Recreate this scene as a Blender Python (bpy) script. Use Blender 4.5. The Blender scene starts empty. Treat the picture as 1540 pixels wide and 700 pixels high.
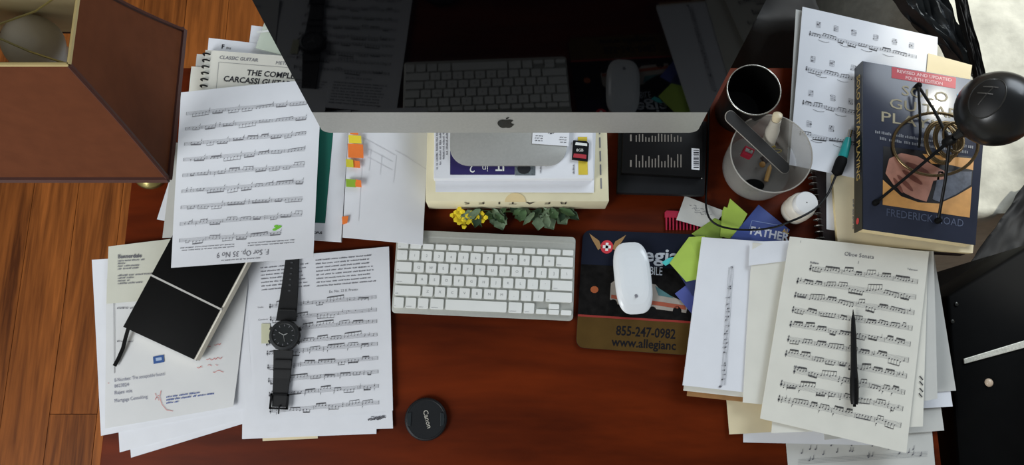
import bpy, bmesh, math, random
from math import sin, cos, tan, pi, radians, sqrt, atan2
from mathutils import Vector, Matrix
C = bpy.context.scene.collection
random.seed(11)

# ------------------------------------------------------------------ camera, world, light
DZ = 0.74                       # desk top above the floor
HC = 1.18                       # camera above the desk
TH = radians(12.58)             # tilt from straight down
FP = 1150.0                     # focal length in pixels of the 1540 x 700 frame
cam = bpy.data.cameras.new('camera')
cam.sensor_width = 36.0
cam.lens = 36.0 * FP / 1540.0
cam.clip_start = 0.02
co = bpy.data.objects.new('camera', cam)
C.objects.link(co)
co.location = (0, 0, DZ + HC)
co.rotation_euler = (TH, 0, 0)
bpy.context.scene.camera = co

w = bpy.data.worlds.new('World')
bpy.context.scene.world = w
w.use_nodes = True
w.node_tree.nodes['Background'].inputs[0].default_value = (0.80, 0.88, 1.0, 1)
w.node_tree.nodes['Background'].inputs[1].default_value = 0.16

def area(name, loc, target, sx, sy, power, col, spread=180):
    l = bpy.data.lights.new(name, 'AREA')
    l.shape = 'RECTANGLE'; l.size = sx; l.size_y = sy; l.energy = power; l.color = col
    l.spread = radians(spread)
    o = bpy.data.objects.new(name, l)
    C.objects.link(o)
    o.location = loc
    o.rotation_euler = (Vector(target) - Vector(loc)).to_track_quat('-Z', 'Y').to_euler()
    return o
area('daylight_front_window', (-2.1, -1.3, 2.1), (-0.1, 0.3, DZ), 1.4, 1.5, 66, (0.95, 0.98, 1.0))
area('daylight_back_window', (1.7, 1.75, 2.05), (0.3, 0.2, DZ), 1.4, 1.2, 32, (0.82, 0.91, 1.0))
sun = bpy.data.lights.new('sun_through_window', 'SPOT')
sun.energy = 220; sun.color = (1.0, 0.96, 0.84); sun.spot_size = radians(20); sun.spot_blend = 0.12; sun.shadow_soft_size = 0.03
so = bpy.data.objects.new('sun_through_window', sun); C.objects.link(so)
so.location = (2.4, 1.9, 2.9)
so.rotation_euler = (Vector((1.06, 0.60, 0.5)) - Vector(so.location)).to_track_quat('-Z', 'Y').to_euler()

vs = bpy.context.scene.view_settings
vs.view_transform = 'Standard'; vs.look = 'None'; vs.gamma = 1.0; vs.exposure = 0.38
vs.use_curve_mapping = False

# ------------------------------------------------------------------ helpers
FW = Vector((0, sin(TH), -cos(TH))); UP = Vector((0, cos(TH), sin(TH)))
def P(x, y, h=0.0):
    """photo pixel + height above the desk -> world point"""
    d = FW + Vector(((x - 770) / FP, 0, 0)) - UP * ((y - 350) / FP)
    return Vector((0, 0, DZ + HC)) + d * ((h - HC) / d.z)

def lin(c):
    out = []
    for v in c:
        v = v / 255.0
        out.append(v / 12.92 if v <= 0.04045 else ((v + 0.055) / 1.055) ** 2.4)
    return tuple(out) + (1.0,)

MATS = {}
def mat(name, rgb, rough=0.5, metal=0.0, var=0.06, scale=40.0, bump=0.0, trans=0.0, alpha=1.0, spec=0.5, ior=1.45, coat=0.0):
    if name in MATS: return MATS[name]
    m = bpy.data.materials.new(name); m.use_nodes = True
    nt = m.node_tree; b = nt.nodes['Principled BSDF']
    tc = nt.nodes.new('ShaderNodeTexCoord')
    nz = nt.nodes.new('ShaderNodeTexNoise'); nz.inputs['Scale'].default_value = scale; nz.inputs['Detail'].default_value = 4
    nt.links.new(tc.outputs['Object'], nz.inputs['Vector'])
    rp = nt.nodes.new('ShaderNodeValToRGB')
    c = lin(rgb)
    rp.color_ramp.elements[0].position = 0.3; rp.color_ramp.elements[1].position = 0.7
    rp.color_ramp.elements[0].color = tuple(max(0, v * (1 - var)) for v in c[:3]) + (1,)
    rp.color_ramp.elements[1].color = tuple(min(1, v * (1 + var)) for v in c[:3]) + (1,)
    nt.links.new(nz.outputs['Fac'], rp.inputs['Fac'])
    nt.links.new(rp.outputs['Color'], b.inputs['Base Color'])
    b.inputs['Roughness'].default_value = rough
    b.inputs['Metallic'].default_value = metal
    b.inputs['Transmission Weight'].default_value = trans
    b.inputs['Alpha'].default_value = alpha
    b.inputs['Specular IOR Level'].default_value = spec
    b.inputs['IOR'].default_value = ior
    b.inputs['Coat Weight'].default_value = coat
    if bump > 0:
        bp = nt.nodes.new('ShaderNodeBump'); bp.inputs['Strength'].default_value = bump; bp.inputs['Distance'].default_value = 0.002
        nt.links.new(nz.outputs['Fac'], bp.inputs['Height']); nt.links.new(bp.outputs['Normal'], b.inputs['Normal'])
    MATS[name] = m
    return m

def wood(name, dark, light, rough, scale=(14, 1.2, 14), ring=2.5, coat=0.0, rand=0.0, spec=0.5):
    m = bpy.data.materials.new(name); m.use_nodes = True
    nt = m.node_tree; b = nt.nodes['Principled BSDF']
    tc = nt.nodes.new('ShaderNodeTexCoord'); mp = nt.nodes.new('ShaderNodeMapping')
    mp.inputs['Scale'].default_value = scale
    vec = tc.outputs['Object']
    oi = nt.nodes.new('ShaderNodeObjectInfo')
    ad = nt.nodes.new('ShaderNodeVectorMath'); ad.operation = 'ADD'
    ml = nt.nodes.new('ShaderNodeMath'); ml.operation = 'MULTIPLY'; ml.inputs[1].default_value = 37.0
    nt.links.new(oi.outputs['Random'], ml.inputs[0])
    nt.links.new(vec, ad.inputs[0]); nt.links.new(ml.outputs[0], ad.inputs[1])
    nt.links.new(ad.outputs[0], mp.inputs['Vector'])
    n1 = nt.nodes.new('ShaderNodeTexNoise'); n1.inputs['Scale'].default_value = 1.0; n1.inputs['Detail'].default_value = 6; n1.inputs['Distortion'].default_value = ring
    nt.links.new(mp.outputs[0], n1.inputs['Vector'])
    n2 = nt.nodes.new('ShaderNodeTexNoise'); n2.inputs['Scale'].default_value = 7.0; n2.inputs['Detail'].default_value = 3
    nt.links.new(mp.outputs[0], n2.inputs['Vector'])
    mx = nt.nodes.new('ShaderNodeMath'); mx.operation = 'MULTIPLY_ADD'; mx.inputs[1].default_value = 0.3
    nt.links.new(n2.outputs['Fac'], mx.inputs[0]); nt.links.new(n1.outputs['Fac'], mx.inputs[2])
    r2 = nt.nodes.new('ShaderNodeMath'); r2.operation = 'MULTIPLY_ADD'; r2.inputs[1].default_value = rand
    nt.links.new(oi.outputs['Random'], r2.inputs[0]); nt.links.new(mx.outputs[0], r2.inputs[2])
    rp = nt.nodes.new('ShaderNodeValToRGB')
    rp.color_ramp.elements[0].position = 0.45; rp.color_ramp.elements[1].position = 0.85 + rand * 0.6
    rp.color_ramp.elements[0].color = lin(dark); rp.color_ramp.elements[1].color = lin(light)
    nt.links.new(r2.outputs[0], rp.inputs['Fac']); nt.links.new(rp.outputs['Color'], b.inputs['Base Color'])
    b.inputs['Roughness'].default_value = rough; b.inputs['Coat Weight'].default_value = coat; b.inputs['Coat Roughness'].default_value = 0.12
    b.inputs['Specular IOR Level'].default_value = spec
    bp = nt.nodes.new('ShaderNodeBump'); bp.inputs['Strength'].default_value = 0.05; bp.inputs['Distance'].default_value = 0.001
    nt.links.new(mx.outputs[0], bp.inputs['Height']); nt.links.new(bp.outputs['Normal'], b.inputs['Normal'])
    return m

PRINTS = {'printed_text', 'printed_notes', 'stave_lines', 'cover_text', 'small_print', 'chord_diagrams', 'printed_columns', 'barcode_bars', 'typed_lines', 'blue_text', 'red_handwriting', 'margin_marks', 'pencil_marks', 'pencil_lines', 'edge_print', 'subtitle', 'page_print', 'hour_marks', 'smudge', 'print'}
class MB:
    def __init__(s): s.v = []; s.f = []
    def add(s, verts, faces):
        o = len(s.v); s.v += [Vector(q) for q in verts]; s.f += [tuple(i + o for i in f) for f in faces]; return s
    def quad(s, a, b, c, d): return s.add([a, b, c, d], [(0, 1, 2, 3)])
    def poly(s, pts): return s.add(pts, [tuple(range(len(pts)))])
    def prism(s, top, t, up=Vector((0, 0, 1)), t2=None):
        """closed slab: top outline (counter-clockwise or not) and thickness t downwards"""
        n = len(top); top = [Vector(q) for q in top]
        bot = [q - up * t for q in top]
        s.add(top + bot, [tuple(range(n)), tuple(range(2 * n - 1, n - 1, -1))] + [(i, i + n, (i + 1) % n + n, (i + 1) % n) for i in range(n)])
        return s
    def box(s, c, sx, sy, sz, rz=0.0):
        c = Vector(c); X = Vector((cos(rz), sin(rz), 0)) * sx / 2; Y = Vector((-sin(rz), cos(rz), 0)) * sy / 2
        t = [c - X - Y, c + X - Y, c + X + Y, c - X + Y]
        return s.prism([q + Vector((0, 0, sz / 2)) for q in t], sz)
    def tube(s, pts, r, n=8, cap=True):
        pts = [Vector(q) for q in pts]; m = len(pts); rs = r if isinstance(r, (list, tuple)) else [r] * m
        o = len(s.v); prev = None
        for i, q in enumerate(pts):
            t = (pts[min(i + 1, m - 1)] - pts[max(i - 1, 0)]).normalized()
            if prev is None:
                a = Vector((0, 0, 1)) if abs(t.z) < 0.9 else Vector((1, 0, 0)); u = t.cross(a).normalized()
            else:
                u = (prev - t * prev.dot(t)).normalized()
            prev = u; v = t.cross(u)
            for k in range(n):
                s.v.append(q + (u * cos(2 * pi * k / n) + v * sin(2 * pi * k / n)) * rs[i])
        for i in range(m - 1):
            for k in range(n):
                a = o + i * n + k; b = o + i * n + (k + 1) % n
                s.f.append((a, b, b + n, a + n))
        if cap:
            s.f.append(tuple(o + k for k in range(n - 1, -1, -1))); s.f.append(tuple(o + (m - 1) * n + k for k in range(n)))
        return s
    def lathe(s, c, prof, n=32, axis=None, capb=True, capt=True):
        """prof: list of (r, z) from bottom to top around axis through c"""
        c = Vector(c); ax = Vector(axis).normalized() if axis else Vector((0, 0, 1))
        a = Vector((1, 0, 0)) if abs(ax.x) < 0.9 else Vector((0, 1, 0))
        u = (a - ax * a.dot(ax)).normalized(); v = ax.cross(u); o = len(s.v); m = len(prof)
        for (r, z) in prof:
            for k in range(n):
                s.v.append(c + ax * z + (u * cos(2 * pi * k / n) + v * sin(2 * pi * k / n)) * r)
        for i in range(m - 1):
            for k in range(n):
                p = o + i * n + k; q = o + i * n + (k + 1) % n
                s.f.append((p, q, q + n, p + n))
        if capb: s.f.append(tuple(o + k for k in range(n - 1, -1, -1)))
        if capt: s.f.append(tuple(o + (m - 1) * n + k for k in range(n)))
        return s
    def build(s, name, material, parent=None, smooth=None, bevel=0.0, seg=2):
        off = Vector((0, 0, 0))
        if parent is not None:
            q = parent
            while q: off += q.location; q = q.parent
            loc = Vector((0, 0, 0))
        else:
            xs = [q.x for q in s.v]; ys = [q.y for q in s.v]; zs = [q.z for q in s.v]
            off = Vector(((min(xs) + max(xs)) / 2, (min(ys) + max(ys)) / 2, min(zs))); loc = off
        me = bpy.data.meshes.new(name)
        me.from_pydata([tuple(q - off) for q in s.v], [], s.f)
        if bevel > 0:
            bm = bmesh.new(); bm.from_mesh(me)
            bmesh.ops.remove_doubles(bm, verts=bm.verts, dist=1e-6)
            bmesh.ops.recalc_face_normals(bm, faces=bm.faces)
            es = [e for e in bm.edges if len(e.link_faces) == 2 and e.calc_face_angle() > radians(35)]
            bmesh.ops.bevel(bm, geom=es, offset=bevel, segments=seg, profile=0.5, affect='EDGES', clamp_overlap=True)
            bm.to_mesh(me); bm.free()
        else:
            bm = bmesh.new(); bm.from_mesh(me); bmesh.ops.recalc_face_normals(bm, faces=bm.faces)
            if all(len(e.link_faces) < 2 or True for e in bm.edges): pass
            bm.to_mesh(me); bm.free()
        if smooth:
            me.shade_smooth(); me.set_sharp_from_angle(angle=radians(smooth))
        me.materials.append(material)
        o = bpy.data.objects.new(name, me); C.objects.link(o)
        o.location = loc; o.parent = parent
        if parent is not None and name in PRINTS: o['kind'] = 'stuff'
        return o

def tag(o, label, cat, group=None):
    o['label'] = label; o['category'] = cat
    if group: o['group'] = group
    return o
def thing(name, loc, label, cat, group=None):
    o = bpy.data.objects.new(name, None); C.objects.link(o); o.location = loc; o.empty_display_size = 0.03
    return tag(o, label, cat, group)
def lab(o, label): o['label'] = label; return o

# --- text as flat mesh
_tc = {}
def text_geo(s, bold=0.0, shear=0.0):
    k = (s, bold, shear)
    if k in _tc: return _tc[k]
    cu = bpy.data.curves.new('t', 'FONT'); cu.body = s; cu.size = 1.0; cu.offset = bold; cu.shear = shear; cu.resolution_u = 2; cu.fill_mode = 'BOTH'
    o = bpy.data.objects.new('t', cu); C.objects.link(o)
    dg = bpy.context.evaluated_depsgraph_get()
    me = bpy.data.meshes.new_from_object(o.evaluated_get(dg))
    vs_ = [(v.co.x, v.co.y) for v in me.vertices]; fs = [tuple(p.vertices) for p in me.polygons]
    bpy.data.objects.remove(o); bpy.data.curves.remove(cu); bpy.data.meshes.remove(me)
    wd = max((q[0] for q in vs_), default=0.0)
    _tc[k] = (vs_, fs, wd); return _tc[k]
def put_text(mb, fmap, s, size, x, y, align='L', rot=0.0, bold=0.0, wx=1.0, shear=0.0, width=None):
    """fmap(x, y_down) -> world; text baseline starts at x, y"""
    vs_, fs, wd = text_geo(s, bold, shear)
    if not vs_: return
    if width: wx = width / (wd * size)
    off = {'L': 0, 'C': -wd / 2, 'R': -wd}[align]
    pts = []
    for (a, b) in vs_:
        a = (a + off) * size * wx; b = b * size
        pts.append(fmap(x + a * cos(rot) + b * sin(rot) * 1.0, y + a * sin(rot) - b * cos(rot)))
    mb.add(pts, fs)

# --- paper
class Sheet:
    def __init__(s, px, h, bump=0.0005, seed=0, curl=None):
        """px: four photo pixels TL TR BR BL of the page as it reads; h: height or four heights above the desk"""
        hs = h if isinstance(h, (list, tuple)) else [h] * 4
        s.c = [P(px[i][0], px[i][1], hs[i]) for i in range(4)]
        s.W = (s.c[1] - s.c[0]).length; s.H = (s.c[3] - s.c[0]).length
        r = random.Random(seed); s.a = [r.uniform(0, 6.28) for _ in range(4)]; s.b = bump; s.curl = curl
    def uv(s, u, v):
        a, b, c, d = s.c
        q = a * (1 - u) * (1 - v) + b * u * (1 - v) + c * u * v + d * (1 - u) * v
        z = s.b * (sin(3.1 * u + s.a[0]) * sin(2.7 * v + s.a[1]) + 0.6 * sin(7 * u + s.a[2]) * sin(6 * v + s.a[3]))
        if s.curl: z += s.curl(u, v)
        return q + Vector((0, 0, z))
    def map(s, x, y, dz=0.0005):
        return s.uv(x / s.W, y / s.H) + Vector((0, 0, dz))
    def mesh(s, t=0.0006, nx=10, ny=12, rounded=0.0):
        m = MB(); n = (nx + 1) * (ny + 1)
        top = []
        for j in range(ny + 1):
            for i in range(nx + 1):
                top.append(s.uv(i / nx, j / ny))
        bot = [q - Vector((0, 0, t)) for q in top]
        f = []
        I = lambda i, j: j * (nx + 1) + i
        for j in range(ny):
            for i in range(nx):
                f.append((I(i, j), I(i, j + 1), I(i + 1, j + 1), I(i + 1, j)))
                f.append((n + I(i, j), n + I(i + 1, j), n + I(i + 1, j + 1), n + I(i, j + 1)))
        for i in range(nx):
            f.append((I(i, 0), I(i + 1, 0), n + I(i + 1, 0), n + I(i, 0)))
            f.append((I(i, ny), n + I(i, ny), n + I(i + 1, ny), I(i + 1, ny)))
        for j in range(ny):
            f.append((I(0, j), n + I(0, j), n + I(0, j + 1), I(0, j + 1)))
            f.append((I(nx, j), I(nx, j + 1), n + I(nx, j + 1), n + I(nx, j)))
        m.add(top + bot, f); return m

def rect(mb, fmap, x0, y0, x1, y1, n=1):
    for i in range(n):
        a = x0 + (x1 - x0) * i / n; b = x0 + (x1 - x0) * (i + 1) / n
        mb.quad(fmap(a, y0), fmap(a, y1), fmap(b, y1), fmap(b, y0))
def line(mb, fmap, a, b, wd):
    dx, dy = b[0] - a[0], b[1] - a[1]; l = sqrt(dx * dx + dy * dy) or 1; nx, ny = -dy / l * wd / 2, dx / l * wd / 2
    mb.quad(fmap(a[0] + nx, a[1] + ny), fmap(b[0] + nx, b[1] + ny), fmap(b[0] - nx, b[1] - ny), fmap(a[0] - nx, a[1] - ny))
def disc(mb, fmap, x, y, rx, ry, n=8):
    mb.poly([fmap(x + rx * cos(2 * pi * k / n), y + ry * sin(2 * pi * k / n)) for k in range(n)])
def scrawl(mb, fmap, x, y, length, size, wd, rnd, slope=0.0):
    a = (x, y); n = max(3, int(length / (size * 0.45)))
    for i in range(1, n + 1):
        xx = x + length * i / n
        b = (xx, y + slope * length * i / n + rnd.uniform(-size, size) * 0.5)
        if rnd.random() < 0.85: line(mb, fmap, a, b, wd)
        a = b
def greek(mb, fmap, x0, x1, y, hgt, rnd):
    """a line of small print: words as bars"""
    x = x0
    while x < x1 - hgt:
        wl = rnd.uniform(1.5, 6) * hgt
        e = min(x1, x + wl)
        k = x
        while k < e - hgt * 0.3:
            wl2 = rnd.uniform(0.35, 0.6) * hgt
            rect(mb, fmap, k, y - hgt * rnd.uniform(0.55, 0.95), min(e, k + wl2), y)
            k += wl2 + hgt * 0.25
        x = e + hgt * 0.7
def staff(ink, thin, fmap, x0, x1, y, g, rnd, dens=1.0, clef=True, beam=0.75, slope=0.0, low=True, lw=0.00022, sparse=False):
    F = lambda x, yy: fmap(x, yy + slope * (x - x0))
    for k in range(5):
        rect(thin, F, x0, y + k * g - lw / 2, x1, y + k * g + lw / 2, 8)
    x = x0 + g * 0.6
    if clef:
        line(ink, F, (x + g * .7, y - g * 1.2), (x + g * .7, y + g * 5.2), g * 0.35)
        disc(ink, F, x + g * .7, y + g * 2.8, g * 0.95, g * 1.0, 8); disc(ink, F, x + g * .9, y - g * 0.2, g * .5, g * 1.0, 6)
        x += g * 3.2
    step = g * 2.1 / dens
    nbar = 0
    while x < x1 - step * 1.2:
        if nbar > 5 and rnd.random() < 0.4:
            rect(ink, F, x, y, x + lw * 1.4, y + 4 * g); x += step * 0.7; nbar = 0; continue
        if sparse and rnd.random() < 0.5:
            disc(ink, F, x, y + g * rnd.uniform(0, 4), g * .6, g * .45, 8); x += step * 2; nbar += 2; continue
        if rnd.random() < beam:
            n = rnd.choice([3, 4, 4, 4, 6]); n = min(n, max(1, int((x1 - x) / step) - 1))
            p = rnd.uniform(0.5, 3.5); d = rnd.uniform(-0.5, 0.5)
            up = rnd.random() < 0.7
            ys = []
            for i in range(n):
                yy = y + g * max(-1, min(5, p + d * i + rnd.uniform(-.7, .7))); ys.append(yy)
                disc(ink, F, x + i * step, yy, g * .62, g * .46, 6)
            xo = g * .55 if up else -g * .55
            by0 = (min(ys) - g * 2.6) if up else (max(ys) + g * 2.6); by1 = by0 + d * g * (n - 1) * 0.6
            for i in range(n):
                by = by0 + (by1 - by0) * i / max(1, n - 1)
                line(ink, F, (x + i * step + xo, ys[i]), (x + i * step + xo, by), lw * 1.5)
            if n > 1:
                line(ink, F, (x + xo, by0), (x + (n - 1) * step + xo, by1), g * .55)
                if rnd.random() < .55:
                    s2 = g * .85 * (1 if up else -1)
                    line(ink, F, (x + xo, by0 + s2), (x + (n - 1) * step + xo, by1 + s2), g * .5)
            if low and rnd.random() < .6:
                disc(ink, F, x, y + g * 5.0, g * .6, g * .45, 6); line(ink, F, (x - g * .5, y + g * 5), (x - g * .5, y + g * 7.2), lw * 1.5)
            x += n * step + g * .5; nbar += n
        else:
            yy = y + g * rnd.uniform(0, 4); disc(ink, F, x, yy, g * .62, g * .46, 6)
            line(ink, F, (x + g * .5, yy), (x + g * .5, yy - g * 3.2), lw * 1.5)
            if low: disc(ink, F, x, yy + g * 2, g * .62, g * .46, 6)
            x += step * 1.3; nbar += 1
    rect(ink, F, x1 - lw * 2, y, x1, y + 4 * g)

# materials
paper = mat('paper_white', (226, 228, 232), 0.75, var=0.02, scale=25)
paper2 = mat('paper_warm', (222, 220, 208), 0.75, var=0.03, scale=25)
paperc = mat('paper_cream', (222, 208, 172), 0.75, var=0.04, scale=30)
paperg = mat('paper_grey', (196, 196, 190), 0.75, var=0.03, scale=25)
beige = mat('paper_beige', (205, 205, 190), 0.7, var=0.03, scale=25)
ink = mat('print_ink', (38, 38, 44), 0.8, var=0.1)
inkl = mat('print_ink_faint', (120, 120, 126), 0.8, var=0.1)
inkb = mat('print_ink_blue', (96, 112, 165), 0.8, var=0.1)
inkr = mat('pen_ink_red', (205, 110, 105), 0.8, var=0.1)
alu = mat('brushed_aluminium', (178, 178, 173), 0.42, metal=0.4, var=0.04, scale=300)
silver = mat('silver_plastic', (184, 185, 177), 0.45, metal=0.25, var=0.03, scale=200)
white = mat('white_plastic', (228, 230, 226), 0.35, var=0.02)
blackp = mat('black_plastic', (14, 15, 16), 0.45, var=0.15, spec=.25)
blackm = mat('black_matte', (10, 10, 10), 0.75, var=0.2, spec=.15)
glass_black = mat('black_screen_glass', (2, 2, 3), 0.035, var=0.0, ior=1.42, spec=0.11)
chrome = mat('chrome', (190, 190, 185), 0.18, metal=1.0, var=0.03)
brass = mat('aged_brass', (150, 140, 90), 0.28, metal=0.9, var=0.1)

# ------------------------------------------------------------------ floor
oak = wood('oak_boards', (74, 36, 11), (156, 90, 38), 0.5, scale=(26, 1.6, 26), ring=2.2, rand=0.25, spec=0.15)
fm = MB(); fm.prism([(-2.4, -1.6, -0.012), (2.4, -1.6, -0.012), (2.4, 2.6, -0.012), (-2.4, 2.6, -0.012)], 0.03)
floor = fm.build('floor', mat('subfloor', (40, 24, 14), 0.9)); floor['kind'] = 'structure'
fx0 = P(118, 283, -DZ).x; pw = P(185, 283, -DZ).x - fx0
r = random.Random(5)
x = fx0 - pw * 14
while x < 2.3:
    y = -1.6 - r.uniform(0, 1.2)
    while y < 2.6:
        L = r.uniform(1.0, 1.9); a, b = max(-1.6, y), min(2.6, y + L)
        if b - a > 0.05 and x > -2.35:
            m = MB(); z = r.uniform(-0.0006, 0.0)
            m.prism([(x + .0007, a + .0007, z), (x + pw - .0007, a + .0007, z), (x + pw - .0007, b - .0007, z), (x + .0007, b - .0007, z)], 0.0118 + z)
            m.build('plank', oak, floor)
        y += L
    x += pw

# ------------------------------------------------------------------ walls (outside the frame, they bound the room)
plaster = mat('wall_plaster', (196, 188, 172), .9, var=.03, scale=8)
for nm_, c_, s_ in (('wall_back', (0, 2.65, 1.25), (4.9, .1, 2.5)), ('wall_left', (-2.45, .5, 1.25), (.1, 4.4, 2.5)), ('wall_right', (2.75, .5, 1.25), (.1, 4.4, 2.5)), ('wall_front', (0, -2.6, 1.25), (4.9, .1, 2.5))):
    m = MB(); m.box(c_, *s_); m.build(nm_, plaster)['kind'] = 'structure'

# ------------------------------------------------------------------ desk
DX0, DX1, DY0, DY1 = -0.612, 0.637, -0.20, 0.545
mahog = wood('red_mahogany', (62, 20, 5), (104, 38, 9), 0.5, scale=(1.6, 9, 9), ring=1.2, coat=0.0, spec=0.07)
desk = thing('desk', ((DX0 + DX1) / 2, (DY0 + DY1) / 2, 0), 'red mahogany stained wooden desk under all the clutter', 'desk')
m = MB(); m.prism([(DX0, DY0, DZ), (DX1, DY0, DZ), (DX1, DY1, DZ), (DX0, DY1, DZ)], 0.028); m.build('desktop', mahog, desk, bevel=0.004, smooth=40)
for (cx, cy, sx, sy) in (((DX0 + DX1) / 2, DY0 + .05, DX1 - DX0 - .16, .02), ((DX0 + DX1) / 2, DY1 - .05, DX1 - DX0 - .16, .02), (DX0 + .05, (DY0 + DY1) / 2, .02, DY1 - DY0 - .16), (DX1 - .05, (DY0 + DY1) / 2, .02, DY1 - DY0 - .16)):
    m = MB(); m.box((cx, cy, DZ - .028 - .045), sx, sy, .09); m.build('apron', mahog, desk)
for sx in (DX0 + .05, DX1 - .05):
    for sy in (DY0 + .05, DY1 - .05):
        m = MB(); m.lathe((sx, sy, 0), [(.018, 0), (.022, .05), (.028, .4), (.032, .55)], 16); m.box((sx, sy, .63), .06, .06, .163); m.build('leg', mahog, desk, smooth=40)

# ------------------------------------------------------------------ computer
AL = radians(5.9)
S0 = P(770, 168, 0.22); S0.x = -0.003
tU = Vector((0, sin(AL), cos(AL))); tN = Vector((0, -cos(AL), sin(AL))); tX = Vector((1, 0, 0))
CH = 0.064; BW = 0.264; BH = 0.30
def scr(x, u, d=0.0): return S0 + tX * x + tU * u + tN * d
imac = thing('desktop_computer', (S0.x, S0.y + .06, DZ + 0.069), 'aluminium all-in-one desktop computer with dark glossy screen on the white box', 'computer')
def rrect(w0, w1, u0, u1, r, n=6, top=True):
    pts = []
    for (cx, cy, a0) in ((w1 - r, u0 + r, -pi / 2), (w1 - r, u1 - r, 0), (w0 + r, u1 - r, pi / 2), (w0 + r, u0 + r, pi)):
        for k in range(n + 1):
            a = a0 + (pi / 2) * k / n; pts.append((cx + r * cos(a), cy + r * sin(a)))
    return pts
# shell: outline, tapering back in three rings
out = rrect(-BW, BW, -CH, BH, 0.012)
m = MB()
rings = [[scr(x, u, 0.0) for (x, u) in out], [scr(x, u, -0.014) for (x, u) in out]]
cx_, cu_ = 0.0, 0.1
for k, (sc_, dd) in enumerate(((0.93, -0.020), (0.75, -0.030), (0.45, -0.038))):
    rings.append([scr(cx_ + (x - cx_) * sc_, cu_ + (u - cu_) * sc_, dd) for (x, u) in out])
n = len(out); vv = [q for rg in rings for q in rg]; ff = [tuple(range(n))]
for k in range(len(rings) - 1):
    ff += [(k * n + i, k * n + (i + 1) % n, (k + 1) * n + (i + 1) % n, (k + 1) * n + i) for i in range(n)]
ff.append(tuple((len(rings) - 1) * n + i for i in range(n - 1, -1, -1)))
m.add(vv, ff)
shell = m.build('housing', alu, imac, smooth=35)
m = MB(); m.prism([scr(-BW + .0005, 0.0004, .0014), scr(BW - .0005, 0.0004, .0014), scr(BW - .0005, BH - .001, .0014), scr(-BW + .0005, BH - .001, .0014)], 0.0014, up=tN)
m.build('screen_glass', glass_black, imac)
APPLE = [(0, .62), (.12, .68), (.3, .7), (.5, .62), (.62, .5), (.5, .38), (.43, .2), (.45, .02), (.55, -.1), (.68, -.18), (.6, -.4), (.46, -.66), (.3, -.82), (.16, -.82), (0, -.76), (-.16, -.82), (-.32, -.82), (-.5, -.62), (-.66, -.25), (-.7, .1), (-.64, .42), (-.45, .64), (-.25, .7)]
LEAF = [(0, .78), (.02, .98), (.14, 1.12), (.26, 1.16), (.25, .98), (.15, .84)]
m = MB()
lx = P(764, 182, 0.18).x
for pl in (APPLE, LEAF): m.poly([scr(lx + .0165 * a, -CH * .5 + .0165 * b - .002, .0008) for a, b in pl])
lab(m.build('logo', mat('logo_dark', (40, 40, 40), 0.25, metal=0.5), shell), 'dark fruit emblem on the chin')
# stand: bent plate, foot on the box
FZ = 0.0690
fa, fb = P(676, 249, FZ + .005), P(853, 249, FZ + .005)
fw0, fw1 = fa.x, fb.x; fy0 = (fa.y + fb.y) / 2; fy1 = fy0 + 0.17
pts = rrect(fw0, fw1, fy0, fy1, 0.03, 8)
m = MB(); m.prism([Vector((x, y, DZ + FZ + .005)) for x, y in pts], 0.005); m.build('foot', alu, imac, bevel=0.0008, smooth=40)
m = MB(); cxn = (fw0 + fw1) / 2; hw = .06
path = [(fy1 - .012, FZ + .004), (fy1 - .008, FZ + .02), (fy1 - .03, FZ + .12), (fy1 - .05, FZ + .19)]
vv = []; ff = []
for (yy, zz) in path:
    vv += [(cxn - hw, yy, DZ + zz), (cxn + hw, yy, DZ + zz), (cxn + hw, yy + .006, DZ + zz), (cxn - hw, yy + .006, DZ + zz)]
for k in range(3):
    ff += [(4 * k + i, 4 * k + (i + 1) % 4, 4 * k + 4 + (i + 1) % 4, 4 * k + 4 + i) for i in range(4)]
ff += [(3, 2, 1, 0), (12, 13, 14, 15)]
m.add(vv, ff)
yb = scr(0, .05, -.035).y; m.box((cxn, (yb + fy1 - .045) / 2, DZ + FZ + .18), .07, abs(fy1 - .045 - yb) + .03, .05)
m.build('stand_neck', alu, imac, smooth=40)

# ------------------------------------------------------------------ cream box, white book, riser sheets
cream = mat('cream_card', (224, 216, 182), 0.7, var=0.05, scale=20)
BX = 0.053
a, b = P(640, 302, BX), P(916, 304.5, BX)
by0 = (a.y + b.y) / 2; bxL, bxR = a.x, b.x; by1 = 0.54
boxo = thing('storage_box', ((bxL + bxR) / 2, (by0 + by1) / 2, DZ), 'cream cardboard box with thumb notch under the desktop computer', 'box')
m = MB(); m.prism([(bxL + .003, by0 + .003, DZ + BX - .004), (bxR - .003, by0 + .003, DZ + BX - .004), (bxR - .003, by1 - .003, DZ + BX - .004), (bxL + .003, by1 - .003, DZ + BX - .004)], BX - .004); m.build('tray', cream, boxo, bevel=.0015)
m = MB(); m.prism([(bxL, by0, DZ + BX), (bxR, by0, DZ + BX), (bxR, by1, DZ + BX), (bxL, by1, DZ + BX)], BX - .006); m.build('lid', cream, boxo, bevel=.0015, smooth=40)
nc = P(775, 302, BX); m = MB()
pts = [Vector((nc.x + .016 * cos(pi * k / 14), by0 - .0006 + .014 * sin(pi * k / 14), DZ + BX + .0006)) for k in range(15)]
m.prism(pts, .0016); m.build('thumb_notch', mat('tan_card', (222, 200, 150), .75), boxo)
m = MB()
ff_ = lambda x, y: Vector((x, by0 - .0009, DZ + BX - y))
lm = mat('box_print', (60, 50, 45), .8)
for (px, s) in ((702, 'S'), (724, 'E'), (748, 'L'), (771, 'T'), (797, 'A'), (824, 'E'), (848, 'B')):
    m = MB(); put_text(m, ff_, s, .021, P(px, 305, BX).x, -0.0005, 'C', rot=pi)
    m.v = [Vector((q.x, q.y, min(q.z, DZ + BX - .0015))) for q in m.v]
    m.build('printed_letter', lm, boxo)
m = MB()
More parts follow.
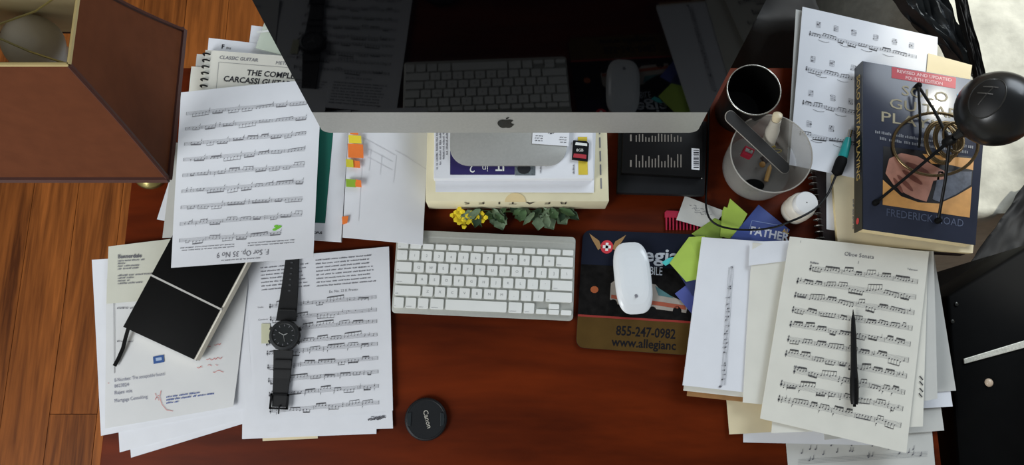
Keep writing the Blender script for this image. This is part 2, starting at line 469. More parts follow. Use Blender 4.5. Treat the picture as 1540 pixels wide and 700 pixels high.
for k in range(9):
    y0_ = by0 + .02 + k * .022; rect(m, lambda x, y: Vector((x, y, DZ + BX + .0004)), bxR - .0125, y0_, bxR - .0105, y0_ + .017)
m.build('edge_print', inkl, boxo)
# loose white sheets and the white book on the box
sh = Sheet([(652, 170), (897, 172), (893, 290), (655, 289)], BX + .0016, bump=0.0001, seed=3)
tag(sh.mesh(.0008).build('paper_sheet', paper), 'white paper sheets between the cream box and the white book', 'paper')
a, b = P(652, 268, FZ - .0005), P(893, 270, FZ - .0005); wy0 = (a.y + b.y) / 2
wx0, wx1, wy1 = a.x, b.x, wy0 + 0.215
wb = thing('white_book', ((wx0 + wx1) / 2, (wy0 + wy1) / 2, DZ + BX + .002), 'white manual with dark purple banner beneath the computer foot', 'book')
m = MB(); m.prism([(wx0, wy0, DZ + FZ - .0006), (wx1, wy0, DZ + FZ - .0006), (wx1, wy1, DZ + FZ - .0006), (wx0, wy1, DZ + FZ - .0006)], FZ - BX - .003); m.build('book_block', paper, wb, bevel=.001)
zt = FZ - .0002
def topq(mb, px): mb.poly([P(x, y, zt) for x, y in px])
m = MB(); topq(m, [(677, 225), (774, 225), (774, 263), (677, 263)]); m.build('banner', mat('purple_navy', (44, 36, 92), .5), wb)
m = MB()
fmw = lambda x, y: P(x, y, zt + .0003)
put_text(m, fmw, 'IT', 16, 752, 246, 'C', rot=pi, bold=.03); put_text(m, fmw, '2', 20, 710, 246, 'C', rot=pi); put_text(m, fmw, 'in', 14, 730, 249, 'C', rot=pi)
m.build('banner_text', white, wb)
m = MB(); topq(m, [(774.5, 225), (805, 225), (805, 264), (774.5, 264)]); m.build('cover_photo', mat('photo_grey', (96, 104, 108), .5, var=.35, scale=300), wb)
m = MB(); m.poly([P(788 + 10 * cos(t * pi / 8), 254 + 8 * sin(t * pi / 8), zt + .0003) for t in range(16)]); m.build('cover_photo_detail', mat('photo_dark', (30, 32, 36), .5), wb)
m = MB(); topq(m, [(869, 206), (883, 206), (884, 263), (870, 263)]); m.build('yellow_label', mat('yellow_label', (214, 190, 60), .6), wb)
m = MB(); rr = random.Random(4)
for k in range(4): greek(m, lambda x, y: P(y, x, zt + .0003), 198, 255 - k * 7, 658 + k * 5, 2.6, rr)
greek(m, lambda x, y: P(y, x, zt + .0003), 248, 262, 864, 3, rr); greek(m, lambda x, y: P(y, x, zt + .0003), 225, 262, 814, 2.4, rr)
m.build('cover_text', inkl, wb)
# SD card
sd = thing('memory_card', P(873, 228, FZ), 'small black memory card with red stripe on the white manual', 'memory card')
m = MB(); m.prism([P(862, 211, FZ + .003), P(882, 212, FZ + .003), P(886, 216, FZ + .003), P(884, 243, FZ + .003), P(860, 240, FZ + .003)], .0025); m.build('card_body', blackp, sd, bevel=.0004)
m = MB(); m.poly([P(866, 214, FZ + .0033), P(883, 216, FZ + .0033), P(883, 220, FZ + .0033), P(865, 218, FZ + .0033)]); m.build('label', white, sd)
m = MB(); m.poly([P(863, 231, FZ + .0033), P(882, 233, FZ + .0033), P(881.5, 239, FZ + .0033), P(862, 237, FZ + .0033)]); m.build('stripe', mat('card_red', (170, 50, 60), .5), sd)
m = MB(); put_text(m, lambda x, y: P(x, y, FZ + .0033), '8GB', 6, 872, 228, 'C', bold=.02); m.build('print', paperg, sd)
# card on the foot
ct = FZ + .0062
sh = Sheet([(855, 220), (800, 216), (803, 170), (858, 172)], ct, bump=0, seed=1)
cd = tag(sh.mesh(.0006, 2, 2).build('business_card', paper), 'white business card lying on the aluminium computer foot', 'card')
m = MB(); rr = random.Random(8)
cxp, cyp = sh.W * .5, sh.H * .45
for k in range(8):
    a0 = k * pi / 4; m.poly([sh.map(cxp + .006 * cos(a0 + d) * q, cyp + .006 * sin(a0 + d) * q) for d, q in ((-.3, .35), (-.25, 1), (.25, 1), (.3, .35))])
for k in range(3): greek(m, sh.map, .004, sh.W * .28, .006 + k * .004, .0016, rr); greek(m, sh.map, sh.W * .72, sh.W - .004, .006 + k * .004, .0016, rr)
m.build('print', ink, cd)

# ------------------------------------------------------------------ lamp
LC = Vector((-0.579, 0.361, DZ)); LB, LT = .32, .52
yb0, yb1 = .351 - .095, .351 + .095; yt0, yt1 = .351 - .0435, .351 + .0435
XB, XT = .123, .113
SX = -0.525                     # the shade and bulb sit off the foot: the stem leans
lamp = thing('table_lamp', LC, 'table lamp with rectangular brown leather shade on a brass foot', 'lamp')
leather = mat('brown_leather', (96, 54, 33), .65, var=.08, scale=60, bump=.05, spec=.12)
leather_in = mat('shade_lining', (176, 160, 120), .8, var=.04)
leather_tr = mat('leather_piping', (72, 40, 32), .5, var=.1)
Cs = Vector((SX, .351, DZ))
def rim(t):
    q = t + .045 * sin(pi * t)       # slightly concave sides
    hx = XB + (XT - XB) * q; hy0 = yb0 + (yt0 - yb0) * q; hy1 = yb1 + (yt1 - yb1) * q; z = DZ + LB + (LT - LB) * t
    return [Vector((Cs.x - hx, hy0, z)), Vector((Cs.x + hx, hy0, z)), Vector((Cs.x + hx, hy1, z)), Vector((Cs.x - hx, hy1, z))]
N = 10; R_ = [rim(k / N) for k in range(N + 1)]
for e in range(4):
    m = MB(); mid = Vector((Cs.x, .351, 0)); vo = []; vi = []
    for k in range(N + 1):
        a, b = R_[k][e], R_[k][(e + 1) % 4]; vo += [a, b]
        nrm = (Vector(((a + b) / 2)) - Vector((mid.x, mid.y, a.z))).normalized()
        ins = lambda q: q - nrm * .002
        vi += [ins(a), ins(b)]
    n2 = len(vo); f = []
    for k in range(N):
        f += [(2 * k, 2 * k + 1, 2 * k + 3, 2 * k + 2), (n2 + 2 * k, n2 + 2 * k + 2, n2 + 2 * k + 3, n2 + 2 * k + 1), (2 * k, 2 * k + 2, n2 + 2 * k + 2, n2 + 2 * k), (2 * k + 1, n2 + 2 * k + 1, n2 + 2 * k + 3, 2 * k + 3)]
    f += [(0, n2, n2 + 1, 1), (2 * N, 2 * N + 1, n2 + 2 * N + 1, n2 + 2 * N)]
    m.add(vo + vi, f); pn = m.build('shade_panel', leather, lamp, smooth=50)
    m = MB(); vi2 = [q - (Vector(((vi[2 * (i // 2)] + vi[2 * (i // 2) + 1]) / 2)) - Vector((mid.x, mid.y, q.z))).normalized() * .0006 for i, q in enumerate(vi)]
    m.add(vi2, [(2 * k, 2 * k + 2, 2 * k + 3, 2 * k + 1) for k in range(N)]); m.build('lining', leather_in, pn)
    m = MB(); m.tube([R_[k][e] for k in range(N + 1)], .0026, 6); m.build('corner_piping', leather_tr, lamp)
for k, rr_, nm_, mt in ((0, .0045, 'bottom_trim', leather_tr), (N, .0022, 'top_trim', mat('shade_rim_gold', (168, 148, 96), .6))):
    for e in range(4):
        m = MB(); m.tube([R_[k][e], R_[k][(e + 1) % 4]], rr_, 6); m.build(nm_, mt, lamp)
hub = Vector((SX, .36, DZ + .485))
for q in R_[N]:
    m = MB(); m.tube([q, q.lerp(hub, .5) - Vector((0, 0, .01)), hub], .0011, 6); m.build('spider_wire', brass, lamp)
m = MB(); m.lathe(LC, [(.027, 0), (.028, .004), (.026, .008), (.02, .012), (.014, .02), (.011, .03)], 28); m.build('base', brass, lamp, smooth=50)
BT = Vector((SX, .385, DZ + .30)); LA = (BT - (LC + Vector((0, 0, .025))))
m = MB(); m.tube([LC + Vector((0, 0, .022)) + LA * k / 8 for k in range(9)], [.011, .014, .018, .020, .018, .013, .010, .009, .011], 18); m.build('stem', brass, lamp, smooth=50)
m = MB(); m.lathe(BT - Vector((0, 0, .008)), [(.0155, 0), (.017, .005), (.017, .045), (.0145, .05)], 24); m.build('bulb_socket', mat('socket', (60, 54, 44), .5), lamp, smooth=40)
bp = [(.013, .0), (.014, .012), (.02, .026)] + [(.0315 * sin(a), .066 - .0315 * cos(a)) for a in [radians(d) for d in range(50, 180, 13)]] + [(.001, .0975)]
m = MB(); m.lathe(BT + Vector((0, 0, .04)), bp, 28); lab(m.build('bulb', mat('frosted_glass', (190, 186, 176), .35, var=.03), lamp, smooth=60), 'frosted white globe bulb')
m = MB(); m.tube([hub, hub + Vector((0, 0, .012))], .005, 10); m.build('finial', brass, lamp)

# ------------------------------------------------------------------ keyboard
KX, KY, KR = -0.043, 0.194, -0.045
def K(x, y, dz=0.0):
    """keyboard frame in metres, x right from centre, y towards the back; deck slopes from 7 to 17 mm"""
    z = DZ + .0065 + .0085 * (y + .065) / .13
    return Vector((KX + x * cos(KR) - y * sin(KR), KY + x * sin(KR) + y * cos(KR), z + dz))
kb = thing('keyboard', (KX, KY, DZ), 'slim aluminium keyboard with white keys below the cream box', 'keyboard')
def kr(x0, y0, x1, y1, r, n=4): return [(a, b) for a, b in rrect(x0, x1, y0, y1, r, n)]
m = MB(); m.prism([K(a, b) for a, b in kr(-.1395, -.065, .1395, .065, .006)], .0035); m.build('deck', silver, kb, bevel=.0008, smooth=40)
m = MB(); m.tube([K(-.138, .056, -.0065), K(.138, .056, -.0065)], .0068, 14); m.build('battery_tube', silver, kb, smooth=40)
m = MB()
for sx in (-.12, .12): pass
m.box(K(0, -.055, -.005), .2, .006, .003, KR); m.build('front_foot', white, kb)
keyw = mat('key_white', (232, 234, 230), .45, var=.015)
KW, KG = .0158, .0032; U = KW + KG
rows = []
y = .0435
rows.append((y, .0078, [('', KW * .972)] * 14))
names = ['`1234567890-=', 'QWERTYUIOP[]\\', "ASDFGHJKL;'", 'ZXCVBNM,./']
y -= .0115
r1 = [(c, KW) for c in names[0]] + [('delete', None)]
r2 = [('tab', KW * 1.5)] + [(c, KW) for c in names[1][:-1]] + [('\\', None)]
r3 = [('caps lock', KW * 1.75 + KG * .75)] + [(c, KW) for c in names[2]] + [('return', None)]
r4 = [('shift', KW * 2.25 + KG * 1.3)] + [(c, KW) for c in names[3]] + [('shift', None)]
x0k, x1k = -.1365, .1365
def addkey(cx0, cx1, cy0, cy1, legend):
    m = MB(); m.prism([K(a, b, .0028) for a, b in kr(cx0, cy0, cx1, cy1, .0014, 2)], .0028)
    k = m.build('key', keyw, kb)
    if legend:
        m = MB(); f = lambda x, yy: K(x, -yy, .0030)
        if len(legend) == 1: put_text(m, f, legend, .0058, (cx0 + cx1) / 2, -((cy0 + cy1) / 2 - .002), 'C')
        else: put_text(m, f, legend, .0026, cx0 + .0014, -(cy0 + .0018))
        m.build('legend', mat('key_legend_grey', (156, 158, 158), .6), k)
    return k
yy = .0435; kw0 = (x1k - x0k - 13 * KG) / 14
for i in range(14): addkey(x0k + i * (kw0 + KG), x0k + i * (kw0 + KG) + kw0, yy - .0080, yy, 'esc' if i == 0 else '')
yy -= .0113
for rw in (r1, r2, r3, r4):
    x = x0k
    for (c, wd) in rw:
        e = x1k if wd is None else x + wd
        addkey(x, e, yy - .0148, yy, c); x = e + KG
    yy -= .0183
x = x0k
for c, wd in (('fn', KW * .95), ('control', KW), ('option', KW), ('command', KW * 1.28), ('', KW * 5 + KG * 4.6), ('command', KW * 1.28), ('option', KW)):
    addkey(x, x + wd, yy - .0158, yy, c); x += wd + KG
aw = (x1k - x - 2 * KG) / 3
for i in range(3): addkey(x + i * (aw + KG), x + i * (aw + KG) + aw, yy - .0158, yy - .0086, '')
addkey(x + aw + KG, x + 2 * aw + KG, yy - .0074, yy, '')

# ------------------------------------------------------------------ mouse pad and mouse
PADH = .0035
a, b, c, d = P(877, 346, PADH), P(1050, 353, PADH), P(1038, 535, PADH), P(866, 523, PADH)
def pad(u, v, dz=0.0003): return a_ * (1 - u) * (1 - v) + b_ * u * (1 - v) + c_ * u * v + d_ * (1 - u) * v + Vector((0, 0, dz))
a_, b_, c_, d_ = a, b, c, d
mp = thing('mouse_pad', (a + b + c + d) / 4 - Vector((0, 0, PADH)), 'navy and gold printed mouse pad under the white mouse', 'mouse pad')
def padpoly(u0, v0, u1, v1, rad=(0, 0, 0, 0), n=5):
    pts = []
    for (u, v, su, sv, rr_, a0) in ((u0, v0, 1, 1, rad[0], pi), (u1, v0, -1, 1, rad[1], 1.5 * pi), (u1, v1, -1, -1, rad[2], 0), (u0, v1, 1, -1, rad[3], .5 * pi)):
        if rr_ == 0: pts.append((u, v)); continue
        for k in range(n + 1):
            t = a0 + pi / 2 * k / n; pts.append((u + su * rr_ + rr_ * cos(t), v + sv * rr_ + rr_ * sin(t)))
    return pts
m = MB(); m.prism([pad(u, v, 0) for u, v in padpoly(0, 0, 1, 1, (.07,) * 4)], PADH - .0003); m.build('rubber_base', mat('pad_navy', (14, 20, 36), .7, var=.1, spec=.2), mp)
m = MB(); m.poly([pad(u, v) for u, v in padpoly(0, .735, 1, 1, (0, 0, .07, .07))]); m.build('gold_band', mat('pad_gold', (80, 60, 28), .7, var=.1, spec=.08), mp)
m = MB(); m.poly([pad(u, v) for u, v in padpoly(0, .30, 1, .725)]); m.build('picture_band', mat('pad_picture', (20, 19, 18), .7, var=.5, scale=90, spec=.08), mp)
m = MB(); m.poly([pad(u, v, .0004) for u, v in padpoly(0, .725, 1, .742)]); m.build('red_line', mat('pad_red', (140, 40, 30), .7), mp)
pf = lambda x, y: pad(x, y, .0005)
m = MB(); put_text(m, pf, 'Allegia', .16, .31, .245, 'L', bold=.02, width=.54); put_text(m, pf, 'MOBILE', .10, .50, .36, 'L', width=.21); m.build('pad_lettering', mat('pad_white', (186, 190, 196), .7), mp)
m = MB(); put_text(m, pf, '855-247-0982', .11, .34, .875, 'L', bold=.02, width=.52); put_text(m, pf, 'www.allegianc', .10, .31, .965, 'L', bold=.02, width=.56); m.build('phone_lettering', mat('pad_print_dark', (28, 27, 30), .7, spec=.05), mp)
m = MB(); disc(m, pf, .215, .14, .055, .058, 20); m.build('red_emblem', mat('emblem_red', (196, 50, 60), .6), mp)
pf2 = lambda x, y: pad(x, y, .0007)
m = MB(); rect(m, pf2, .203, .105, .227, .175); rect(m, pf2, .180, .127, .25, .153); m.build('emblem_cross', white, mp)
gold = mat('wing_gold', (150, 116, 72), .6)
for s in (-1, 1):
    m = MB(); m.poly([pf(.215 + s * .045, .15), pf(.215 + s * .07, .09), pf(.215 + s * .16, .03), pf(.215 + s * .13, .085), pf(.215 + s * .10, .13), pf(.215 + s * .075, .17)]); m.build('emblem_wing', gold, mp)
# ambulance picture
m = MB(); m.poly([pf(.27, .45), pf(.33, .40), pf(.66, .44), pf(.72, .50), pf(.9, .565), pf(.95, .60), pf(.94, .66), pf(.30, .62), pf(.27, .58)]); m.build('printed_vehicle', mat('veh_white', (150, 142, 132), .7, var=.15), mp)
m = MB(); m.poly([pf2(.28, .545), pf2(.93, .60), pf2(.935, .635), pf2(.28, .575)]); m.build('vehicle_stripe', mat('veh_orange', (150, 74, 50), .7), mp)
m = MB(); m.poly([pf2(.655, .45), pf2(.70, .475), pf2(.83, .545), pf2(.69, .53)]); m.build('vehicle_windscreen', mat('veh_teal', (70, 110, 112), .5), mp)
for u, v in ((.30, .625), (.645, .665), (.86, .65)):
    m = MB(); disc(m, pf2, u, v, .038, .042, 14); m.build('vehicle_wheel', blackm, mp)
m = MB(); disc(m, pf2, .13, .51, .035, .03, 10); m.build('printed_lamp', mat('lamp_orange', (150, 76, 34), .7), mp)
# mouse
mc = P(951, 419, .006); mang = atan2(*(lambda q: (q.x, q.y))(P(945, 365, .01) - P(957, 473, .01)))   # tilt from the y axis
def M(x, y, z):
    return Vector((mc.x + x * cos(-mang) - y * sin(-mang), mc.y + x * sin(-mang) + y * cos(-mang), DZ + PADH + .0006 + z))
mouse = thing('mouse', M(0, 0, 0), 'white rounded wireless mouse on the printed pad', 'mouse')
def mouse_ring(k, zf):
    pts = []
    for i in range(36):
        t = 2 * pi * i / 36; cx_ = abs(cos(t)) ** .62 * (1 if cos(t) >= 0 else -1); sy_ = abs(sin(t)) ** .62 * (1 if sin(t) >= 0 else -1)
        x, y = .0285 * cx_ * k, .0565 * sy_ * k
        pts.append(M(x, y, zf(x, y)))
    return pts
arch = lambda x, y: .0065 + .0125 * max(0, 1 - (y / .0565) ** 2) ** .8
m = MB(); rg = [mouse_ring(1, lambda x, y: .006)]
for kk in (.985, .95, .88, .75, .55, .3): rg.append(mouse_ring(kk, lambda x, y, kk=kk: .006 + (arch(x, y) - .006) * (1 - kk ** 7) ** .6 + .0005))
for i in range(len(rg) - 1):
    m.add(rg[i] + rg[i + 1], [(j, (j + 1) % 36, 36 + (j + 1) % 36, 36 + j) for j in range(36)])
m.add(rg[-1], [tuple(range(36))])
m.build('top_shell', mat('mouse_white', (226, 230, 232), .22, var=.01), mouse, smooth=60)
m = MB(); m.prism(mouse_ring(.97, lambda x, y: .006), .0055); m.build('base', alu, mouse, smooth=40)
m = MB()
for pl in (APPLE, LEAF): m.poly([M(.0035 * -a, -.030 + .0035 * -b, arch(0, -.030) + .0012) for a, b in pl])
m.build('logo', inkl, mouse)

# ------------------------------------------------------------------ lens cap
cc = P(641, 631, 0); cap = thing('lens_cap', cc, 'round black camera lens cap lying on the bare desk', 'lens cap')
m = MB(); m.lathe(cc, [(.0300, 0), (.0312, .001), (.0312, .0055), (.0302, .0068), (.0285, .0072), (.0278, .0066), (.001, .0064)], 48, capt=False); m.build('cap_disc', mat('cap_black', (20, 22, 24), .42, var=.08), cap, smooth=35)
m = MB(); put_text(m, lambda x, y: cc + Vector((x, -y, .0070)), 'Canon', .0105, -.0045, -.0125, 'L', rot=radians(74), bold=.012, width=.027); m.build('lettering', mat('cap_print', (176, 172, 160), .6), cap)
for s in (-1, 1):
    m = MB(); pts = [(s * (.0215 + .0005), -.010), (s * .0272, -.0085), (s * .0282, 0), (s * .0272, .0085), (s * .0215, .010)]
    m.prism([cc + Vector((a, b, .0078)) for a, b in pts], .0015); m.build('pinch_grip', mat('cap_grip', (34, 40, 42), .35), cap, bevel=.0004)
m = MB()
for k in range(60):
    t = 2 * pi * k / 60; m.box(cc + Vector((.0313 * cos(t), .0313 * sin(t), .0033)), .0009, .0012, .0042, t)
g_ = m.build('rim_ribs', mat('cap_black', (20, 22, 24)), cap); g_['kind'] = 'stuff'

# ------------------------------------------------------------------ papers: helper
def page(px, h, material, label, bump=.0003, seed=0, curl=None, t=.0006, name='paper_sheet', cat='paper', group=None, nx=10, ny=12):
    s = Sheet(px, h, bump, seed, curl)
    o = tag(s.mesh(t, nx, ny).build(name, material, smooth=40), label, cat, group)
    return o, s
def slab(px, h, t, material, name, parent=None, bevel=.0008):
    hs = h if isinstance(h, (list, tuple)) else [h] * 4
    m = MB(); m.prism([P(x, y, hh) for (x, y), hh in zip(px, hs)], t); return m.build(name, material, parent, bevel=bevel, smooth=40)

# ------------------------------------------------------------------ upper left stack
page([(378, 38), (575, 60), (548, 318), (345, 298)], .0012, paper, 'white sheet sticking out furthest behind the spiral guitar book', seed=1)
o, s = page([(314, 57), (515, 80), (490, 338), (290, 318)], .0024, paper, 'white sheet with a heavy initial F above the spiral guitar book', seed=2)
m = MB(); put_text(m, s.map, 'F', .0105, .023, .0165, bold=.03); put_text(m, s.map, 'ou', .008, .031, .0165); m.build('printed_text', ink, o)
page([(296, 81), (500, 98), (470, 352), (268, 338)], .0036, paperg, 'greyish sheet with stepped corner left of the coil binding', seed=3)
page([(288, 100), (490, 112), (470, 362), (262, 352)], .0048, paper2, 'off-white sheet lowest at the coil side of the guitar book', seed=4)
page([(276, 205), (470, 225), (440, 372), (236, 330)], .0062, paper, 'white sheet with slanting corner poking out beside the lamp foot', seed=5)
page([(262, 215), (460, 210), (455, 350), (244, 358)], .0074, paperg, 'grey-white sheet just above the black notebook', seed=6)
# spiral bound guitar method
sbk = thing('spiral_music_book', P(400, 220, .0085), 'coil bound white guitar method book with large title', 'book')
SB = [(309, 75), (530, 92), (492, 352), (287, 330)]
slab(SB, .0145, .0060, paper2, 'page_block', sbk)
s = Sheet(SB, .0153, 0.0, 0)
m = s.mesh(.0006, 2, 2); cv = m.build('cover', paper2, sbk)
m = MB(); put_text(m, s.map, 'CLASSIC GUITAR', .0085, .024, .014, shear=.15, bold=.01); put_text(m, s.map, 'METHOD', .0085, .118, .016, shear=.15)
for a, b in (((.024, .020), (.2, .020)), ((.024, .020), (.024, .26))): line(m, s.map, a, b, .0005)
m.build('small_lettering', inkl, cv)
m = MB(); put_text(m, s.map, 'THE COMPLETE', .0135, .072, .0385, bold=.022, shear=.12); put_text(m, s.map, 'CARCASSI GUITAR METHOD', .0135, .034, .0525, bold=.022, shear=.12); m.build('title_lettering', ink, cv)
for k in range(24):
    y = .008 + k * .0112; m = MB(); c0 = s.map(.0055, y)
    ring = [c0 + Vector((.0062 * cos(t) - .003, .0012 * t / pi, -.003 + .0062 * sin(t))) for t in [2 * pi * i / 12 for i in range(13)]]
    m.tube(ring, .0014, 5); m.build('coil_ring', blackp, sbk)
# white book with green panel
gb = thing('green_panel_book', P(430, 260, .0175), 'white folder with dark green panel between the music sheet and the tabbed booklet', 'folder')
GB = [(356, 165), (526, 168), (513, 364), (344, 352)]
slab(GB, .0232, .0055, paper, 'folder_block', gb)
m = MB(); m.poly([P(x, y, .0235) for x, y in ((380, 176), (503, 178), (489, 336), (372, 330))]); m.build('green_panel', mat('dark_green', (14, 92, 78), .5, var=.05), gb)
m = MB(); put_text(m, lambda x, y: P(x, y, .0235), 'OPUS', 5, 472, 352, bold=.03); m.build('edge_lettering', ink, gb)
# tabbed booklet
def dr(u, v):
    u0 = .55 + .45 * min(1, max(0, (v - .30) / .42)) ** 1.3
    k = max(0, (u - u0)) / .45
    return -.013 * min(1, k) ** 1.1 + -.010 * max(0, u - .52) ** 1.6 * (1 - .3 * v) * 2.2 + .004 * sin(pi * u) * (1 - v)
o, s = page([(529, 110), (648, 112), (635, 368), (515, 357)], [.0300, .0250, .0270, .0285], paper, 'white booklet bristling with orange and green sticky tabs', curl=dr, bump=.0004, seed=7, t=.0030, name='tabbed_booklet', cat='booklet', nx=16)
m = MB()
W_, H_ = s.W, s.H
for a, b in (((.18, .40), (.60, .50)), ((.62, .50), (.60, .66)), ((.26, .47), (.58, .54)), ((.26, .52), (.58, .59)), ((.30, .47), (.29, .60)), ((.44, .50), (.43, .62)), ((.2, .40), (.19, .9)), ((.6, .47), (1.0, .56))): 
    n_ = 6
    for i in range(n_):
        p0 = (W_ * (a[0] + (b[0] - a[0]) * i / n_), H_ * (a[1] + (b[1] - a[1]) * i / n_)); p1 = (W_ * (a[0] + (b[0] - a[0]) * (i + 1) / n_), H_ * (a[1] + (b[1] - a[1]) * (i + 1) / n_)); line(m, lambda x, y: s.map(x, y, .0006), p0, p1, .0006)
m.build('pencil_lines', mat('pencil', (204, 204, 208), .8), o)
TABS = [('orange', (526, 191, 538, 202)), ('yellow', (524, 203, 543, 215)), ('orange', (523, 216, 546, 237)), ('orange', (529, 241, 541, 252)), ('yellowgreen', (520, 239, 531, 251)), ('orange', (534, 270, 543, 281)), ('green', (520, 269, 535, 281))]
TC = {'orange': (240, 126, 52), 'yellow': (236, 214, 56), 'yellowgreen': (206, 196, 50), 'green': (140, 176, 50)}
for i, (c_, (x0, y0, x1, y1)) in enumerate(TABS):
    m = MB(); hz = .0345 + .0005 * (i % 3); m.prism([P(x0, y0, hz), P(x1, y0 + 1.5, hz + .0012), P(x1 + .7, y1 + 1, hz + .0008), P(x0 + .6, y1, hz)], .0004)
    lab(m.build('sticky_tab', mat('tab_' + c_, TC[c_], .7, var=.05), o), c_.replace('yellowgreen', 'yellow green') + ' sticky tab')
m = MB(); m.prism([P(514, 326, .0312), P(524, 325, .0315), P(522, 336, .0315), P(515, 338, .0312)], .0004); lab(m.build('sticky_tab', MATS['tab_orange'], o), 'orange sticky tab')
# music sheet lying upside down on top
o, s = page([(471, 388), (257, 403), (272, 139), (484, 118)], [.0385, .0450, .0290, .0300], paper, 'upside down guitar music sheet with green mark, on the spiral book', bump=.0010, seed=9, nx=16, ny=18, name='music_sheet', cat='sheet music')
mi, mt_ = MB(), MB(); rr = random.Random(21)
for k in range(9):
    y = .040 + k * .0268
    staff(mi, mt_, s.map, .020 if k else .050, s.W - .010, y, .0013, rr, dens=.55, clef=False, beam=.85)
ink2 = mat('print_ink_soft', (104, 104, 110), .8, var=.1)
m = MB(); put_text(m, s.map, 'F. Sor Op. 35 No 9', .0125, s.W * .5, .0185, 'C', width=.078); m.build('title_lettering', inkl, o)
m = MB(); greek(m, s.map, .03, .10, .027, .0018, rr); greek(m, s.map, .12, .20, .027, .0018, rr); greek(m, s.map, .03, .10, .031, .0018, rr); greek(m, s.map, .12, .20, .031, .0018, rr); greek(m, s.map, .08, .14, .0065, .002, rr); m.build('small_print', inkl, o)
mi.build('printed_notes', ink2, o); mt_.build('stave_lines', inkl, o)
m = MB()
for dx, dy in ((0, 0), (-.003, .002), (.002, .003), (.004, -.002)): disc(m, s.map, .056 + dx, .051 + dy, .0035, .0022, 8)
m.build('green_mark', mat('green_highlighter', (120, 200, 60), .7), o)

# clear plastic sleeve corner
m = MB(); m.prism([P(399, 29, .0090), P(470, 40, .0090), P(470, 95, .0090), P(384, 72, .0090)], .0022)
sl = tag(m.build('plastic_sleeve', mat('clear_plastic', (222, 232, 214), .08, var=.02, alpha=.6), bevel=.0005), 'clear plastic case corner peeking out beside the dark screen', 'plastic case')
m = MB(); m.poly([P(386, 47, .0094), P(440, 40, .0094), P(440, 44, .0094), P(387, 50, .0094)]); m.build('white_edge', white, sl)

# ------------------------------------------------------------------ lower left pile with notebook
page([(176, 425), (392, 395), (398, 628), (197, 689)], .0012, paper, 'lowest white sheet of the letter pile, its tip on the bare desk', seed=11)
page([(165, 415), (380, 392), (384, 625), (180, 681)], .0026, paper, 'white sheet second from the bottom of the letter pile', seed=12)
page([(138, 391), (366, 378), (381, 612), (152, 656)], .0040, paper, 'wide white sheet reaching the desk edge under the letter', seed=13)
def cu(u, v): return .006 * max(0, u - .80) ** 1 * max(0, v - .75) * 12
o, s = page([(160, 420), (376, 398), (352, 612), (158, 645)], .0056, mat('letter_paper', (218, 219, 218), .75, var=.02, scale=25), 'typed letter with blue text and red handwriting under the notebook', seed=14, curl=cu, name='letter', cat='letter')
s.map0 = s.map
Lp = lambda x, y: P(x, y, .0064)
rr = random.Random(3)
m = MB(); m.poly([Lp(230, 537), Lp(246, 534), Lp(247, 545), Lp(231, 548)]); lg = m.build('blue_logo', mat('logo_blue', (46, 84, 146), .7), o)
m = MB(); m.poly([P(x, y, .0067) for x, y in ((234, 539), (243, 537.5), (243.5, 542), (234.5, 543.5))]); m.build('logo_bar', mat('logo_light', (160, 180, 210), .7), o)
m = MB()
for (t, x, y, wd_) in (('E-Number: The acceptable found', 172, 575, 76), ('8623824', 172, 584, 22), ('Rajes mit', 172, 594, 27), ('Mortgage Consulting', 172, 606, 50)):
    put_text(m, Lp, t, 7.5, x, y, rot=-.13, width=wd_)
m.build('typed_lines', mat('print_ink_grey_blue', (128, 130, 148), .8), o)
m = MB()
for k, (x0, x1) in enumerate(((250, 300), (250, 322), (250, 268))):
    greek(m, lambda x, y: Lp(x, y - .14 * (x - 250)), x0, x1, 599 + k * 4.5, 3, rr)
m.build('blue_text', inkb, o)
m = MB()
for (x, y, l, sz) in ((305, 523, 12, 3), (322, 519, 10, 4), (310, 541, 24, 5), (296, 553, 8, 4), (312, 550, 16, 4), (320, 560, 16, 6), (233, 592, 6, 10), (233, 602, 6, 9), (160, 577, 6, 4)):
    scrawl(m, Lp, x, y, l, sz, .7, rr, slope=-.1)
pr = [(242, 588), (240, 597), (243, 608), (250, 617), (260, 619)]
for i in range(4): line(m, Lp, pr[i], pr[i + 1], .7)
m.build('red_handwriting', inkr, o)
m = MB(); line(m, Lp, (171, 455), (172, 562), .8); greek(m, Lp, 176, 205, 465, 3, rr); greek(m, Lp, 176, 200, 515, 2.6, rr); m.build('margin_marks', inkl, o)
# pale card behind notebook
o, s = page([(163, 371), (262, 359), (272, 448), (160, 457)], .0082, beige, 'pale printed card half hidden under the black notebook', seed=15, name='printed_card', cat='card', t=.0010)
Cp = lambda x, y: P(x, y, .0092)
m = MB(); put_text(m, Cp, 'Bannerdale', 8, 177, 389, rot=-.05, bold=.03, width=36); m.build('heading', ink2, o)
m = MB()
for x1, y in ((220, 394), (192, 398), (209, 402), (208, 406), (228, 416), (202, 420), (194, 424), (214, 428)): greek(m, lambda x, yy: Cp(x, yy - .06 * (x - 177)), 177, x1, y, 2.6, rr)
m.build('small_print', inkl, o)
